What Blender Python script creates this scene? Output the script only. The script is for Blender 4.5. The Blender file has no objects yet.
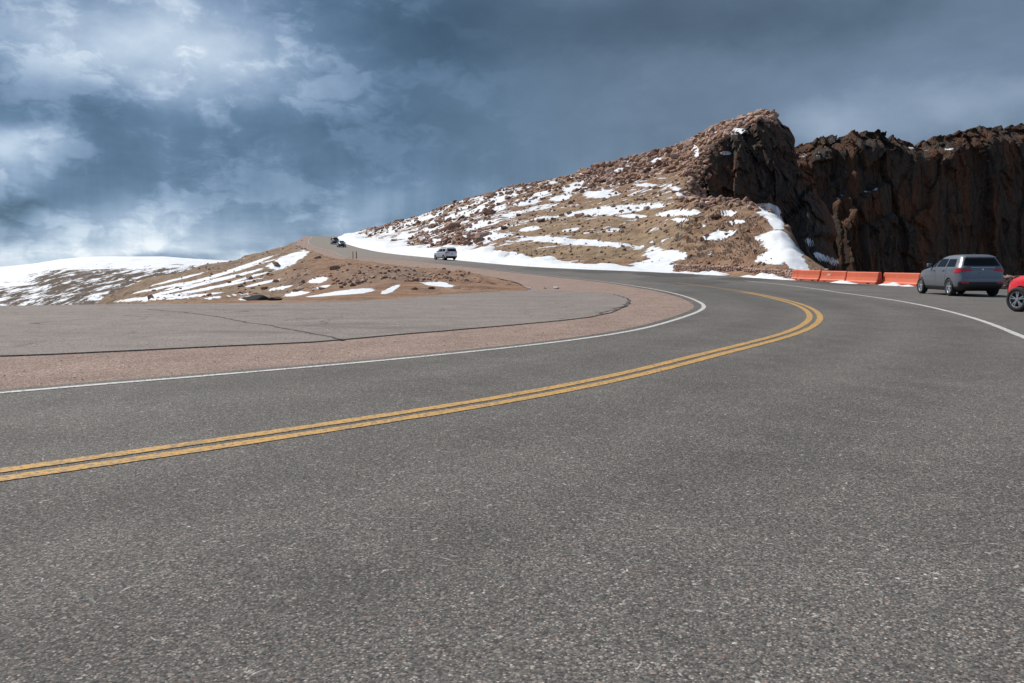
import bpy, bmesh, math, random
import numpy as np
from mathutils import Vector, Matrix
from mathutils.geometry import delaunay_2d_cdt
from mathutils.bvhtree import BVHTree

random.seed(7)
RNG = np.random.default_rng(11)
scene = bpy.context.scene
COL = scene.collection
PI = math.pi
R = math.radians

# ------------------------------------------------------------------ camera constants
F = 852.0
H = 1.25
PITCH = math.atan(77.5 / F)
CP, SP = math.cos(PITCH), math.sin(PITCH)


def uv_of(px, py):
    """direction of a sight line as (sideways / forward, up / forward)"""
    a = (px - 512.0) / F
    b = (341.5 - py) / F
    d = CP + b * SP
    return a / d, (b * CP - SP) / d


def project(x, y, z):
    """world points -> pixel (used to read which part of the hill a point is)"""
    zz = z - H
    dep = y * CP - zz * SP
    up = y * SP + zz * CP
    return 512 + F * x / dep, 341.5 - F * up / dep


# ------------------------------------------------------------------ numeric helpers
def pchip(xk, yk, x):
    xk = np.asarray(xk, float); yk = np.asarray(yk, float); x = np.asarray(x, float)
    h = np.diff(xk); d = np.diff(yk) / h
    m = np.zeros_like(yk)
    for i in range(1, len(xk) - 1):
        if d[i - 1] * d[i] > 0:
            w1 = 2 * h[i] + h[i - 1]; w2 = h[i] + 2 * h[i - 1]
            m[i] = (w1 + w2) / (w1 / d[i - 1] + w2 / d[i])
    m[0] = d[0]; m[-1] = d[-1]
    i = np.clip(np.searchsorted(xk, x) - 1, 0, len(xk) - 2)
    t = np.clip((x - xk[i]) / h[i], 0, 1)
    t2 = t * t; t3 = t2 * t
    return ((2 * t3 - 3 * t2 + 1) * yk[i] + (t3 - 2 * t2 + t) * h[i] * m[i]
            + (-2 * t3 + 3 * t2) * yk[i + 1] + (t3 - t2) * h[i] * m[i + 1])


def _hash(ix, iy, iz, seed):
    with np.errstate(over='ignore'):
        n = (ix.astype(np.int64) * 374761393 + iy.astype(np.int64) * 668265263
             + iz.astype(np.int64) * 2147483647 + seed * 144269504) & 0xFFFFFFFF
        n = ((n ^ (n >> 13)) * 1274126177) & 0xFFFFFFFF
        n = (n ^ (n >> 16)) & 0xFFFFFFFF
        n = (n * 2246822519) & 0xFFFFFFFF
        n = n ^ (n >> 15)
    return (n & 0xFFFFFF).astype(float) / 0x7FFFFF - 1.0


def vnoise(x, y, z, seed=0):
    x = np.asarray(x, float); y = np.asarray(y, float) + 0 * x; z = np.asarray(z, float) + 0 * x
    ix = np.floor(x); iy = np.floor(y); iz = np.floor(z)
    fx = x - ix; fy = y - iy; fz = z - iz
    sx = fx ** 3 * (fx * (fx * 6 - 15) + 10)
    sy = fy ** 3 * (fy * (fy * 6 - 15) + 10)
    sz = fz ** 3 * (fz * (fz * 6 - 15) + 10)
    out = 0
    for a in (0, 1):
        wx = sx if a else 1 - sx
        for b in (0, 1):
            wy = sy if b else 1 - sy
            for c in (0, 1):
                wz = sz if c else 1 - sz
                out = out + wx * wy * wz * _hash(ix + a, iy + b, iz + c, seed)
    return out


def fbm(x, y, z=0.0, octv=4, seed=0, gain=0.5, ridged=False):
    s = 0; a = 1.0; tot = 0; f = 1.0
    for o in range(octv):
        n = vnoise(np.asarray(x) * f, np.asarray(y) * f, np.asarray(z) * f, seed + o * 17)
        if ridged:
            n = 1 - 2 * np.abs(n)
        s = s + a * n; tot += a; a *= gain; f *= 2.03
    return s / tot


def facets(a, z, sa, sz, seed, tilt_a=0.5, tilt_z=0.3):
    """broken rock: each cell is a tilted flat face with its own depth"""
    p = a / sa; q = z / sz
    ip = np.floor(p); iq = np.floor(q)
    best = np.full(p.shape, 1e9); out = np.zeros(p.shape)
    zero = ip * 0
    for dp in (-1, 0, 1):
        for dq in (-1, 0, 1):
            cp = ip + dp; cq = iq + dq
            fx = cp + 0.5 + 0.45 * _hash(cp, cq, zero, seed); fy = cq + 0.5 + 0.45 * _hash(cp, cq, zero, seed + 1)
            dx = p - fx; dy = q - fy
            d = dx * dx + dy * dy
            v = _hash(cp, cq, zero, seed + 2) + tilt_a * _hash(cp, cq, zero, seed + 3) * dx * 2 + (tilt_z * _hash(cp, cq, zero, seed + 4) - 0.1) * dy * 2
            m = d < best
            best = np.where(m, d, best); out = np.where(m, v, out)
    return out


def sstep(a, b, x):
    t = np.clip((x - a) / (b - a), 0, 1)
    return t * t * (3 - 2 * t)


# ------------------------------------------------------------------ object helpers
def mesh_obj(name, verts, faces, mat=None, parent=None, smooth=True, kind=None):
    me = bpy.data.meshes.new(name)
    verts = np.asarray(verts, dtype=np.float32).reshape(-1, 3)
    if isinstance(faces, np.ndarray):
        k = faces.shape[1]
        me.vertices.add(len(verts)); me.vertices.foreach_set('co', verts.ravel())
        me.loops.add(faces.size); me.loops.foreach_set('vertex_index', faces.astype(np.int32).ravel())
        me.polygons.add(len(faces))
        me.polygons.foreach_set('loop_start', np.arange(0, faces.size, k, dtype=np.int32))
        me.update(calc_edges=True); me.validate()
    else:
        me.from_pydata([tuple(map(float, v)) for v in verts], [], faces); me.update()
    if smooth:
        me.polygons.foreach_set('use_smooth', np.ones(len(me.polygons), dtype=bool))
    o = bpy.data.objects.new(name, me)
    COL.objects.link(o)
    if mat:
        me.materials.append(mat)
    if parent:
        o.parent = parent
    if kind:
        o['kind'] = kind
    return o


def bm_obj(name, bm, mat=None, parent=None, smooth=False):
    me = bpy.data.meshes.new(name)
    bmesh.ops.recalc_face_normals(bm, faces=bm.faces)
    bm.to_mesh(me); bm.free()
    if smooth:
        me.polygons.foreach_set('use_smooth', np.ones(len(me.polygons), dtype=bool))
    o = bpy.data.objects.new(name, me)
    COL.objects.link(o)
    if mat:
        me.materials.append(mat)
    if parent:
        o.parent = parent
    return o


def tag(o, label, cat, group=None):
    o['label'] = label; o['category'] = cat
    if group:
        o['group'] = group
    return o


def empty(name, loc=(0, 0, 0), rz=0, parent=None):
    o = bpy.data.objects.new(name, None)
    o.empty_display_size = 0.2
    o.location = loc; o.rotation_euler = (0, 0, rz)
    if parent:
        o.parent = parent
    COL.objects.link(o)
    return o


def grid_faces(nr, nc, wrap=False):
    i = np.arange(nr - 1)[:, None]; j = np.arange(nc if wrap else nc - 1)[None, :]
    j2 = (j + 1) % nc
    a = i * nc + j; b = i * nc + j2; c = (i + 1) * nc + j2; d = (i + 1) * nc + j
    return np.stack([a + 0 * d, b + 0 * d, c, d], -1).reshape(-1, 4)


def add_box(bm, c, s, rot=None, bevel=0.0):
    r = bmesh.ops.create_cube(bm, size=1.0)
    vs = r['verts']
    M = Matrix.Translation(c) @ (rot.to_4x4() if rot else Matrix.Identity(4)) @ Matrix.Diagonal((*s, 1))
    bmesh.ops.transform(bm, matrix=M, verts=vs)
    if bevel:
        es = list({e for v in vs for e in v.link_edges})
        bmesh.ops.bevel(bm, geom=es, offset=bevel, segments=2, affect='EDGES', profile=0.7)


# ------------------------------------------------------------------ material helpers
class NT:
    def __init__(self, tree):
        self.t = tree; self.n = tree.nodes; self.l = tree.links

    def node(self, typ, **kw):
        nd = self.n.new(typ)
        for k, v in kw.items():
            setattr(nd, k, v)
        return nd

    def put(self, nd, key, val):
        s = nd.inputs[key]
        if isinstance(val, bpy.types.NodeSocket):
            self.l.new(val, s)
        elif val is not None:
            if isinstance(val, (tuple, list)) and len(val) == 3 and s.type == 'RGBA':
                val = (*val, 1)
            s.default_value = val

    def math(self, op, a, b=None, c=None, clamp=False):
        nd = self.node('ShaderNodeMath', operation=op, use_clamp=clamp)
        self.put(nd, 0, a); self.put(nd, 1, b)
        if c is not None:
            self.put(nd, 2, c)
        return nd.outputs[0]

    def vmul(self, v, s):
        nd = self.node('ShaderNodeVectorMath', operation='MULTIPLY')
        self.put(nd, 0, v); self.put(nd, 1, s)
        return nd.outputs[0]

    def vadd(self, v, s):
        nd = self.node('ShaderNodeVectorMath', operation='ADD')
        self.put(nd, 0, v); self.put(nd, 1, s)
        return nd.outputs[0]

    def noise(self, vec, scale, detail=4, rough=0.55, dist=0.0, out=0):
        nd = self.node('ShaderNodeTexNoise')
        self.put(nd, 'Vector', vec); self.put(nd, 'Scale', scale); self.put(nd, 'Detail', detail)
        self.put(nd, 'Roughness', rough); self.put(nd, 'Distortion', dist)
        return nd.outputs[out]

    def voro(self, vec, scale, feature='F1', out='Distance', rnd=1.0):
        nd = self.node('ShaderNodeTexVoronoi', feature=feature)
        self.put(nd, 'Vector', vec); self.put(nd, 'Scale', scale); self.put(nd, 'Randomness', rnd)
        return nd.outputs[out]

    def mix(self, f, a, b, blend='MIX'):
        nd = self.node('ShaderNodeMix', data_type='RGBA', blend_type=blend)
        self.put(nd, 0, f); self.put(nd, 6, a); self.put(nd, 7, b)
        return nd.outputs[2]

    def ss(self, x, a, b):
        nd = self.node('ShaderNodeMapRange', interpolation_type='SMOOTHSTEP')
        self.put(nd, 0, x); self.put(nd, 1, a); self.put(nd, 2, b)
        return nd.outputs[0]

    def ramp(self, x, stops):
        nd = self.node('ShaderNodeValToRGB')
        self.put(nd, 0, x)
        cr = nd.color_ramp
        while len(cr.elements) < len(stops):
            cr.elements.new(0.5)
        for e, (p, c) in zip(cr.elements, stops):
            e.position = p; e.color = (*c, 1)
        return nd.outputs[0]

    def coord(self, which='Object'):
        return self.node('ShaderNodeTexCoord').outputs[which]

    def attr(self, name):
        return self.node('ShaderNodeAttribute', attribute_name=name).outputs['Fac']

    def bump(self, h, strength, dist, normal=None):
        nd = self.node('ShaderNodeBump')
        self.put(nd, 'Height', h); self.put(nd, 'Strength', strength); self.put(nd, 'Distance', dist)
        if normal is not None:
            self.put(nd, 'Normal', normal)
        return nd.outputs[0]

    def rgbnode(self, c):
        nd = self.node('ShaderNodeRGB'); nd.outputs[0].default_value = (*c, 1)
        return nd.outputs[0]


def new_mat(name):
    m = bpy.data.materials.new(name); m.use_nodes = True
    t = NT(m.node_tree)
    b = m.node_tree.nodes['Principled BSDF']
    return m, t, b


def simple(name, col, rough=0.5, metal=0.0, coat=0.0, var=0.0, vscale=3.0, emit=None):
    m, t, b = new_mat(name)
    c = t.rgbnode(col)
    if var:
        n = t.noise(t.coord(), vscale, 4)
        lo = tuple(x * (1 - var) for x in col); hi = tuple(min(1, x * (1 + var)) for x in col)
        c = t.mix(n, lo, hi)
    t.put(b, 'Base Color', c)
    t.put(b, 'Roughness', rough); t.put(b, 'Metallic', metal)
    t.put(b, 'Coat Weight', coat); t.put(b, 'Coat Roughness', 0.05)
    return m


# ------------------------------------------------------------------ materials
def asphalt_mat():
    m, t, b = new_mat('asphalt')
    P = t.coord()
    # aggregate of the chip seal: stones of two sizes, each with its own tone
    warp = t.vadd(P, t.vmul(t.node('ShaderNodeTexNoise').outputs[1], (0, 0, 0)))
    c1 = t.voro(warp, 95, out='Color'); c2 = t.voro(warp, 46, out='Color'); c3 = t.voro(P, 210, out='Color')
    s1 = t.node('ShaderNodeSeparateColor'); t.put(s1, 0, c1)
    s2 = t.node('ShaderNodeSeparateColor'); t.put(s2, 0, c2)
    s3 = t.node('ShaderNodeSeparateColor'); t.put(s3, 0, c3)
    d2 = t.voro(warp, 46)
    d1 = t.voro(warp, 95)
    big = t.noise(P, 0.35, 5, 0.6)
    mid = t.noise(P, 2.2, 5, 0.65)
    fine = t.noise(P, 30, 3, 0.7)
    base = t.ramp(s1.outputs[0], [(0.0, (0.050, 0.048, 0.047)), (0.35, (0.092, 0.088, 0.085)), (0.7, (0.134, 0.128, 0.122)), (1.0, (0.21, 0.199, 0.19))])
    fl = t.ramp(s3.outputs[0], [(0.0, (0.058, 0.057, 0.057)), (0.6, (0.115, 0.112, 0.110)), (1.0, (0.20, 0.195, 0.19))])
    c = t.mix(0.4, base, fl)
    # pale and pinkish stones
    pale = t.math('MULTIPLY', t.math('GREATER_THAN', s2.outputs[0], 0.86), t.ss(d2, 0.44, 0.36))
    pcol = t.ramp(s2.outputs[1], [(0.0, (0.21, 0.20, 0.19)), (0.55, (0.28, 0.27, 0.26)), (0.68, (0.22, 0.155, 0.13)), (0.85, (0.19, 0.125, 0.10)), (1.0, (0.50, 0.49, 0.47))])
    c = t.mix(pale, c, pcol)
    # larger chips that still read from a few metres off
    P4 = t.vadd(t.vmul(P, (1, 1, 1)), t.vmul(t.noise(P, 40, 2, 0.5, out=1), (.02, .02, 0)))
    c4 = t.voro(P4, 36, out='Color'); d4 = t.voro(P4, 36)
    s4 = t.node('ShaderNodeSeparateColor'); t.put(s4, 0, c4)
    k4 = t.math('MULTIPLY', t.math('GREATER_THAN', s4.outputs[0], t.math('SUBTRACT', 1.10, t.math('MULTIPLY', mid, 0.40))), t.ss(d4, 0.46, 0.25))
    c = t.mix(t.math('MULTIPLY', k4, 0.7), c, t.ramp(s4.outputs[1], [(0, (0.17, 0.16, 0.148)), (0.6, (0.27, 0.255, 0.24)), (0.85, (0.24, 0.185, 0.16)), (1, (0.46, 0.44, 0.41))]))
    gr = t.noise(P, 52, 4, 0.8)
    sc4 = t.node('ShaderNodeVectorMath', operation='SCALE'); t.put(sc4, 0, c)
    t.put(sc4, 'Scale', t.math('MAXIMUM', 0.15, t.math('ADD', -0.62, t.math('MULTIPLY', gr, 2.95))))
    c = sc4.outputs[0]
    k5 = t.math('MULTIPLY', t.math('GREATER_THAN', s1.outputs[2], t.math('SUBTRACT', 1.06, t.math('MULTIPLY', mid, 0.50))), t.ss(d1, 0.5, 0.3))
    c = t.mix(t.math('MULTIPLY', k5, 0.75), c, t.ramp(s1.outputs[0], [(0, (0.21, 0.20, 0.188)), (0.6, (0.33, 0.315, 0.30)), (0.8, (0.27, 0.20, 0.17)), (1, (0.52, 0.50, 0.475))]))
    # dark pits
    pit = t.math('MULTIPLY', t.math('GREATER_THAN', s1.outputs[1], 0.9), 0.75)
    c = t.mix(pit, c, (0.03, 0.03, 0.031))
    # white scrape marks: long thin cells in two directions
    for ang, thr, sd in ((0.75, 0.978, 3.1), (-0.95, 0.974, 9.7), (0.1, 0.982, 5.3)):
        vr = t.node('ShaderNodeVectorRotate', rotation_type='Z_AXIS'); t.put(vr, 'Vector', P); t.put(vr, 'Angle', ang)
        mp = t.node('ShaderNodeMapping'); t.put(mp, 'Vector', vr.outputs[0])
        mp.inputs['Scale'].default_value = (7.0, 62.0, 1.0)
        mp.inputs['Location'].default_value = (sd, sd * 2, 0)
        dist = t.noise(P, 14, 4, 0.6, out=1)
        wv = t.vadd(mp.outputs[0], t.vmul(dist, (0.3, 4.5, 0)))
        cc = t.voro(wv, 1.0, out='Color'); dd = t.voro(wv, 1.0)
        sp = t.node('ShaderNodeSeparateColor'); t.put(sp, 0, cc)
        k = t.math('MULTIPLY', t.math('GREATER_THAN', sp.outputs[0], thr), t.ss(dd, 0.36, 0.10))
        k = t.math('MULTIPLY', k, t.ss(fine, 0.36, 0.6))
        c = t.mix(t.math('MULTIPLY', k, 0.9), c, (0.50, 0.49, 0.47))
    # wide mottling, wheel wear
    tone = t.math('ADD', t.math('MULTIPLY', big, 0.95), t.math('MULTIPLY', mid, 0.28))
    tone = t.math('ADD', tone, 0.54)
    mul = t.node('ShaderNodeVectorMath', operation='SCALE'); t.put(mul, 0, c); t.put(mul, 'Scale', tone)
    c = t.mix(1.0, mul.outputs[0], (0.98, 0.945, 0.895), 'MULTIPLY')
    # wheel paths, polished and darkened
    trk = t.math('MULTIPLY', t.attr('track'), t.math('ADD', 0.4, big))
    st_ = t.node('ShaderNodeVectorMath', operation='SCALE'); t.put(st_, 0, c); t.put(st_, 'Scale', t.math('SUBTRACT', 1.0, t.math('MULTIPLY', trk, 0.24)))
    c = st_.outputs[0]
    # old oil spots
    ov = t.voro(t.vadd(P, t.vmul(t.noise(P, 3.0, 3, 0.6, out=1), (.5, .5, 0))), 0.42, out='Color'); od = t.voro(t.vadd(P, t.vmul(t.noise(P, 3.0, 3, 0.6, out=1), (.5, .5, 0))), 0.42)
    so_ = t.node('ShaderNodeSeparateColor'); t.put(so_, 0, ov)
    ok = t.math('MULTIPLY', t.math('GREATER_THAN', so_.outputs[0], 0.80), t.ss(od, 0.16, 0.03))
    c = t.mix(t.math('MULTIPLY', ok, 0.42), c, (0.045, 0.043, 0.042))
    # damp asphalt where the snow bank drains across the road
    sepp = t.node('ShaderNodeSeparateXYZ'); t.put(sepp, 0, P)
    wn = t.noise(t.vmul(P, (0.22, 0.07, 1)), 1.0, 5, 0.6)
    wet = None
    for (wx, wy, rx, ry, amt) in WET:
        ex = t.math('DIVIDE', t.math('SUBTRACT', sepp.outputs[0], wx), rx)
        ey = t.math('DIVIDE', t.math('SUBTRACT', sepp.outputs[1], wy), ry)
        rr = t.math('SQRT', t.math('ADD', t.math('MULTIPLY', ex, ex), t.math('MULTIPLY', ey, ey)))
        rr = t.math('ADD', rr, t.math('MULTIPLY', t.math('SUBTRACT', wn, 0.5), 1.5))
        k = t.math('MULTIPLY', t.ss(rr, 1.05, 0.75), amt)
        wet = k if wet is None else t.math('MAXIMUM', wet, k)
    wc = t.node('ShaderNodeVectorMath', operation='SCALE'); t.put(wc, 0, c); t.put(wc, 'Scale', 0.42)
    c = t.mix(wet, c, wc.outputs[0])
    c = t.mix(t.math('MULTIPLY', t.ss(sepp.outputs[1], 100.0, 140.0), 0.6), c, (0.245, 0.205, 0.175))   # grit blown over the climbing lane
    t.put(b, 'Base Color', c)
    t.put(b, 'Roughness', t.math('SUBTRACT', 0.88, t.math('MULTIPLY', wet, 0.2)))
    t.put(b, 'Specular IOR Level', 0.3)
    hgt = t.math('SUBTRACT', t.math('MULTIPLY', s1.outputs[2], 0.5), d1)
    t.put(b, 'Normal', t.bump(hgt, 0.55, 0.006))
    return m


def lot_mat():
    m, t, b = new_mat('old_asphalt')
    P = t.coord()
    c1 = t.voro(P, 70, out='Color'); s1 = t.node('ShaderNodeSeparateColor'); t.put(s1, 0, c1)
    base = t.ramp(s1.outputs[0], [(0.0, (0.105, 0.09, 0.081)), (0.6, (0.215, 0.184, 0.165)), (1.0, (0.35, 0.30, 0.27))])
    big = t.noise(t.vmul(P, (0.12, 0.5, 1)), 1.0, 6, 0.68, 0.4)
    c = t.mix(t.math('MULTIPLY', t.ss(big, 0.52, 0.66), 0.55), base, (0.26, 0.22, 0.198))
    c = t.mix(t.math('MULTIPLY', t.ss(big, 0.46, 0.34), 0.5), c, (0.115, 0.103, 0.096))
    vw = t.vadd(P, t.vmul(t.noise(P, 0.8, 4, 0.6, out=1), (1.4, 1.4, 0)))
    hair = t.voro(vw, 0.33, 'DISTANCE_TO_EDGE', 'Distance')
    hk = t.math('MULTIPLY', t.ss(hair, 0.010, 0.003), t.ss(t.noise(P, 0.3, 3, 0.5), 0.44, 0.58))
    c = t.mix(t.math('MULTIPLY', hk, 0.7), c, (0.05, 0.045, 0.042))
    mid = t.noise(P, 1.2, 6, 0.7)
    mul = t.node('ShaderNodeVectorMath', operation='SCALE'); t.put(mul, 0, c)
    t.put(mul, 'Scale', t.math('ADD', t.math('MULTIPLY', mid, 0.75), 0.62))
    t.put(b, 'Base Color', mul.outputs[0]); t.put(b, 'Roughness', 0.92); t.put(b, 'Specular IOR Level', 0.25)
    t.put(b, 'Normal', t.bump(s1.outputs[1], 0.4, 0.006))
    return m


def gravel_mat():
    m, t, b = new_mat('gravel')
    P = t.coord()
    ca = t.voro(P, 62, out='Color'); sa = t.node('ShaderNodeSeparateColor'); t.put(sa, 0, ca)
    cb = t.voro(P, 23, out='Color'); sb = t.node('ShaderNodeSeparateColor'); t.put(sb, 0, cb)
    da = t.voro(P, 62); db = t.voro(P, 23)
    c = t.ramp(sa.outputs[0], [(0, (0.15, 0.105, 0.085)), (0.4, (0.255, 0.178, 0.145)), (0.8, (0.345, 0.25, 0.205)), (1, (0.47, 0.38, 0.33))])
    pal = t.math('MULTIPLY', t.math('GREATER_THAN', sb.outputs[0], 0.9), t.ss(db, 0.45, 0.3))
    c = t.mix(pal, c, t.ramp(sb.outputs[1], [(0, (0.30, 0.19, 0.15)), (0.7, (0.42, 0.31, 0.26)), (1, (0.58, 0.54, 0.50))]))
    big = t.noise(P, 0.8, 6, 0.7)
    mul = t.node('ShaderNodeVectorMath', operation='SCALE'); t.put(mul, 0, c)
    t.put(mul, 'Scale', t.math('ADD', t.math('MULTIPLY', big, 0.9), 0.5))
    t.put(b, 'Base Color', mul.outputs[0]); t.put(b, 'Roughness', 0.95); t.put(b, 'Specular IOR Level', 0.2)
    h = t.math('ADD', t.math('MULTIPLY', da, -0.5), t.math('MULTIPLY', t.noise(P, 6, 4), 0.8))
    t.put(b, 'Normal', t.bump(h, 0.8, 0.02))
    return m


def rock_colour(t, P, scale=1.0):
    """weathered pink-brown granite"""
    n1 = t.noise(P, 0.5 * scale, 6, 0.65); n2 = t.noise(P, 2.6 * scale, 6, 0.7)
    c = t.ramp(n1, [(0.30, (0.19, 0.112, 0.080)), (0.5, (0.35, 0.212, 0.152)), (0.7, (0.43, 0.29, 0.22))])
    dark = t.ss(n2, 0.56, 0.72)
    c = t.mix(t.math('MULTIPLY', dark, 0.5), c, (0.10, 0.066, 0.05))
    pal = t.ss(n2, 0.42, 0.28)
    return t.mix(t.math('MULTIPLY', pal, 0.4), c, (0.40, 0.29, 0.23))


def boulder_mat():
    m, t, b = new_mat('granite_boulder')
    P = t.coord('Generated')
    oi = t.node('ShaderNodeObjectInfo')
    P2 = t.vadd(t.vmul(P, (3, 3, 3)), t.node('ShaderNodeCombineXYZ').outputs[0])
    cx = t.node('ShaderNodeCombineXYZ'); t.put(cx, 0, t.math('MULTIPLY', oi.outputs['Random'], 40)); t.put(cx, 1, t.math('MULTIPLY', oi.outputs['Random'], 17))
    P2 = t.vadd(P2, cx.outputs[0])
    c = rock_colour(t, P2, 1.2)
    hs = t.node('ShaderNodeHueSaturation'); t.put(hs, 'Color', c)
    t.put(hs, 'Value', t.math('ADD', 0.72, t.math('MULTIPLY', oi.outputs['Random'], 0.6)))
    t.put(hs, 'Saturation', t.math('SUBTRACT', 1.1, t.math('MULTIPLY', oi.outputs['Random'], 0.35)))
    t.put(b, 'Base Color', hs.outputs[0]); t.put(b, 'Roughness', 0.92); t.put(b, 'Specular IOR Level', 0.2)
    t.put(b, 'Normal', t.bump(t.noise(P2, 5, 6, 0.7), 0.8, 0.15))
    return m


def scree_mat():
    m, t, b = new_mat('granite_scree')
    P = t.coord()
    c = rock_colour(t, P, 0.9)
    pr = t.attr('tone')
    hs = t.node('ShaderNodeHueSaturation'); t.put(hs, 'Color', c)
    t.put(hs, 'Value', t.math('ADD', 0.68, t.math('MULTIPLY', pr, 0.75)))
    t.put(hs, 'Saturation', t.math('SUBTRACT', 1.15, t.math('MULTIPLY', pr, 0.4)))
    t.put(b, 'Base Color', hs.outputs[0]); t.put(b, 'Roughness', 0.93); t.put(b, 'Specular IOR Level', 0.2)
    t.put(b, 'Normal', t.bump(t.noise(P, 4, 5, 0.7), 0.7, 0.1))
    return m


def cliff_colour(t, P):
    """jointed granite, its tones darkened to stand in for cloud shade: rust streaks down the face, grey slabs, black joints"""
    st = t.vmul(P, (0.13, 0.13, 0.022))
    n1 = t.noise(st, 1.0, 6, 0.62, 0.6)
    n2 = t.noise(t.vmul(P, (0.5, 0.5, 0.06)), 1.0, 6, 0.68, 0.4)
    n3 = t.noise(P, 0.6, 6, 0.7)
    c = t.ramp(n1, [(0.30, (0.054, 0.045, 0.038)), (0.43, (0.074, 0.059, 0.049)), (0.51, (0.079, 0.050, 0.035)), (0.59, (0.130, 0.060, 0.034)), (0.72, (0.080, 0.057, 0.043))])  # rock tones set low, cloud shade is part of the colour
    c = t.mix(t.math('MULTIPLY', t.ss(n2, 0.58, 0.74), 0.55), c, (0.050, 0.042, 0.038))
    c = t.mix(t.math('MULTIPLY', t.ss(n2, 0.42, 0.28), 0.4), c, (0.155, 0.125, 0.10))
    c = t.mix(t.math('MULTIPLY', t.ss(n3, 0.60, 0.74), 0.35), c, (0.065, 0.055, 0.048))
    wj = t.vadd(t.vmul(P, (0.22, 0.22, 0.035)), t.vmul(t.noise(P, 0.25, 3, 0.6, out=1), (0.7, 0.7, 0.5)))
    jd = t.voro(wj, 1.0, 'DISTANCE_TO_EDGE', 'Distance')
    wk = t.vadd(t.vmul(P, (0.8, 0.8, 0.22)), t.vmul(t.noise(P, 0.7, 3, 0.6, out=1), (0.6, 0.6, 0.6)))
    jk = t.voro(wk, 1.0, 'DISTANCE_TO_EDGE', 'Distance')
    j = t.math('MAXIMUM', t.math('MULTIPLY', t.ss(jd, 0.06, 0.01), 0.6), t.math('MULTIPLY', t.ss(jk, 0.09, 0.01), 0.22))
    c = t.mix(j, c, (0.016, 0.013, 0.012))
    return c, t.math('SUBTRACT', n2, t.math('MULTIPLY', j, 0.5)), n3


def cliff_mat():
    m, t, b = new_mat('cliff_granite')
    P = t.coord()
    c, n2, n3 = cliff_colour(t, P)
    geo = t.node('ShaderNodeNewGeometry')
    sx = t.node('ShaderNodeSeparateXYZ'); t.put(sx, 0, geo.outputs['Normal'])
    sn = t.noise(P, 0.16, 5, 0.6)
    k = t.math('MULTIPLY', t.ss(sx.outputs[2], 0.72, 0.86), t.ss(sn, 0.60, 0.66))
    c = t.mix(k, c, (0.80, 0.82, 0.86))
    t.put(b, 'Base Color', c); t.put(b, 'Roughness', 0.95); t.put(b, 'Specular IOR Level', 0.15)
    t.put(b, 'Normal', t.bump(t.math('ADD', n2, t.math('MULTIPLY', n3, 0.6)), 0.8, 1.0))
    return m


def snow_colour(t, P):
    n = t.noise(P, 0.7, 5, 0.6)
    return t.mix(n, (0.62, 0.645, 0.69), (0.79, 0.80, 0.82))


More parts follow.
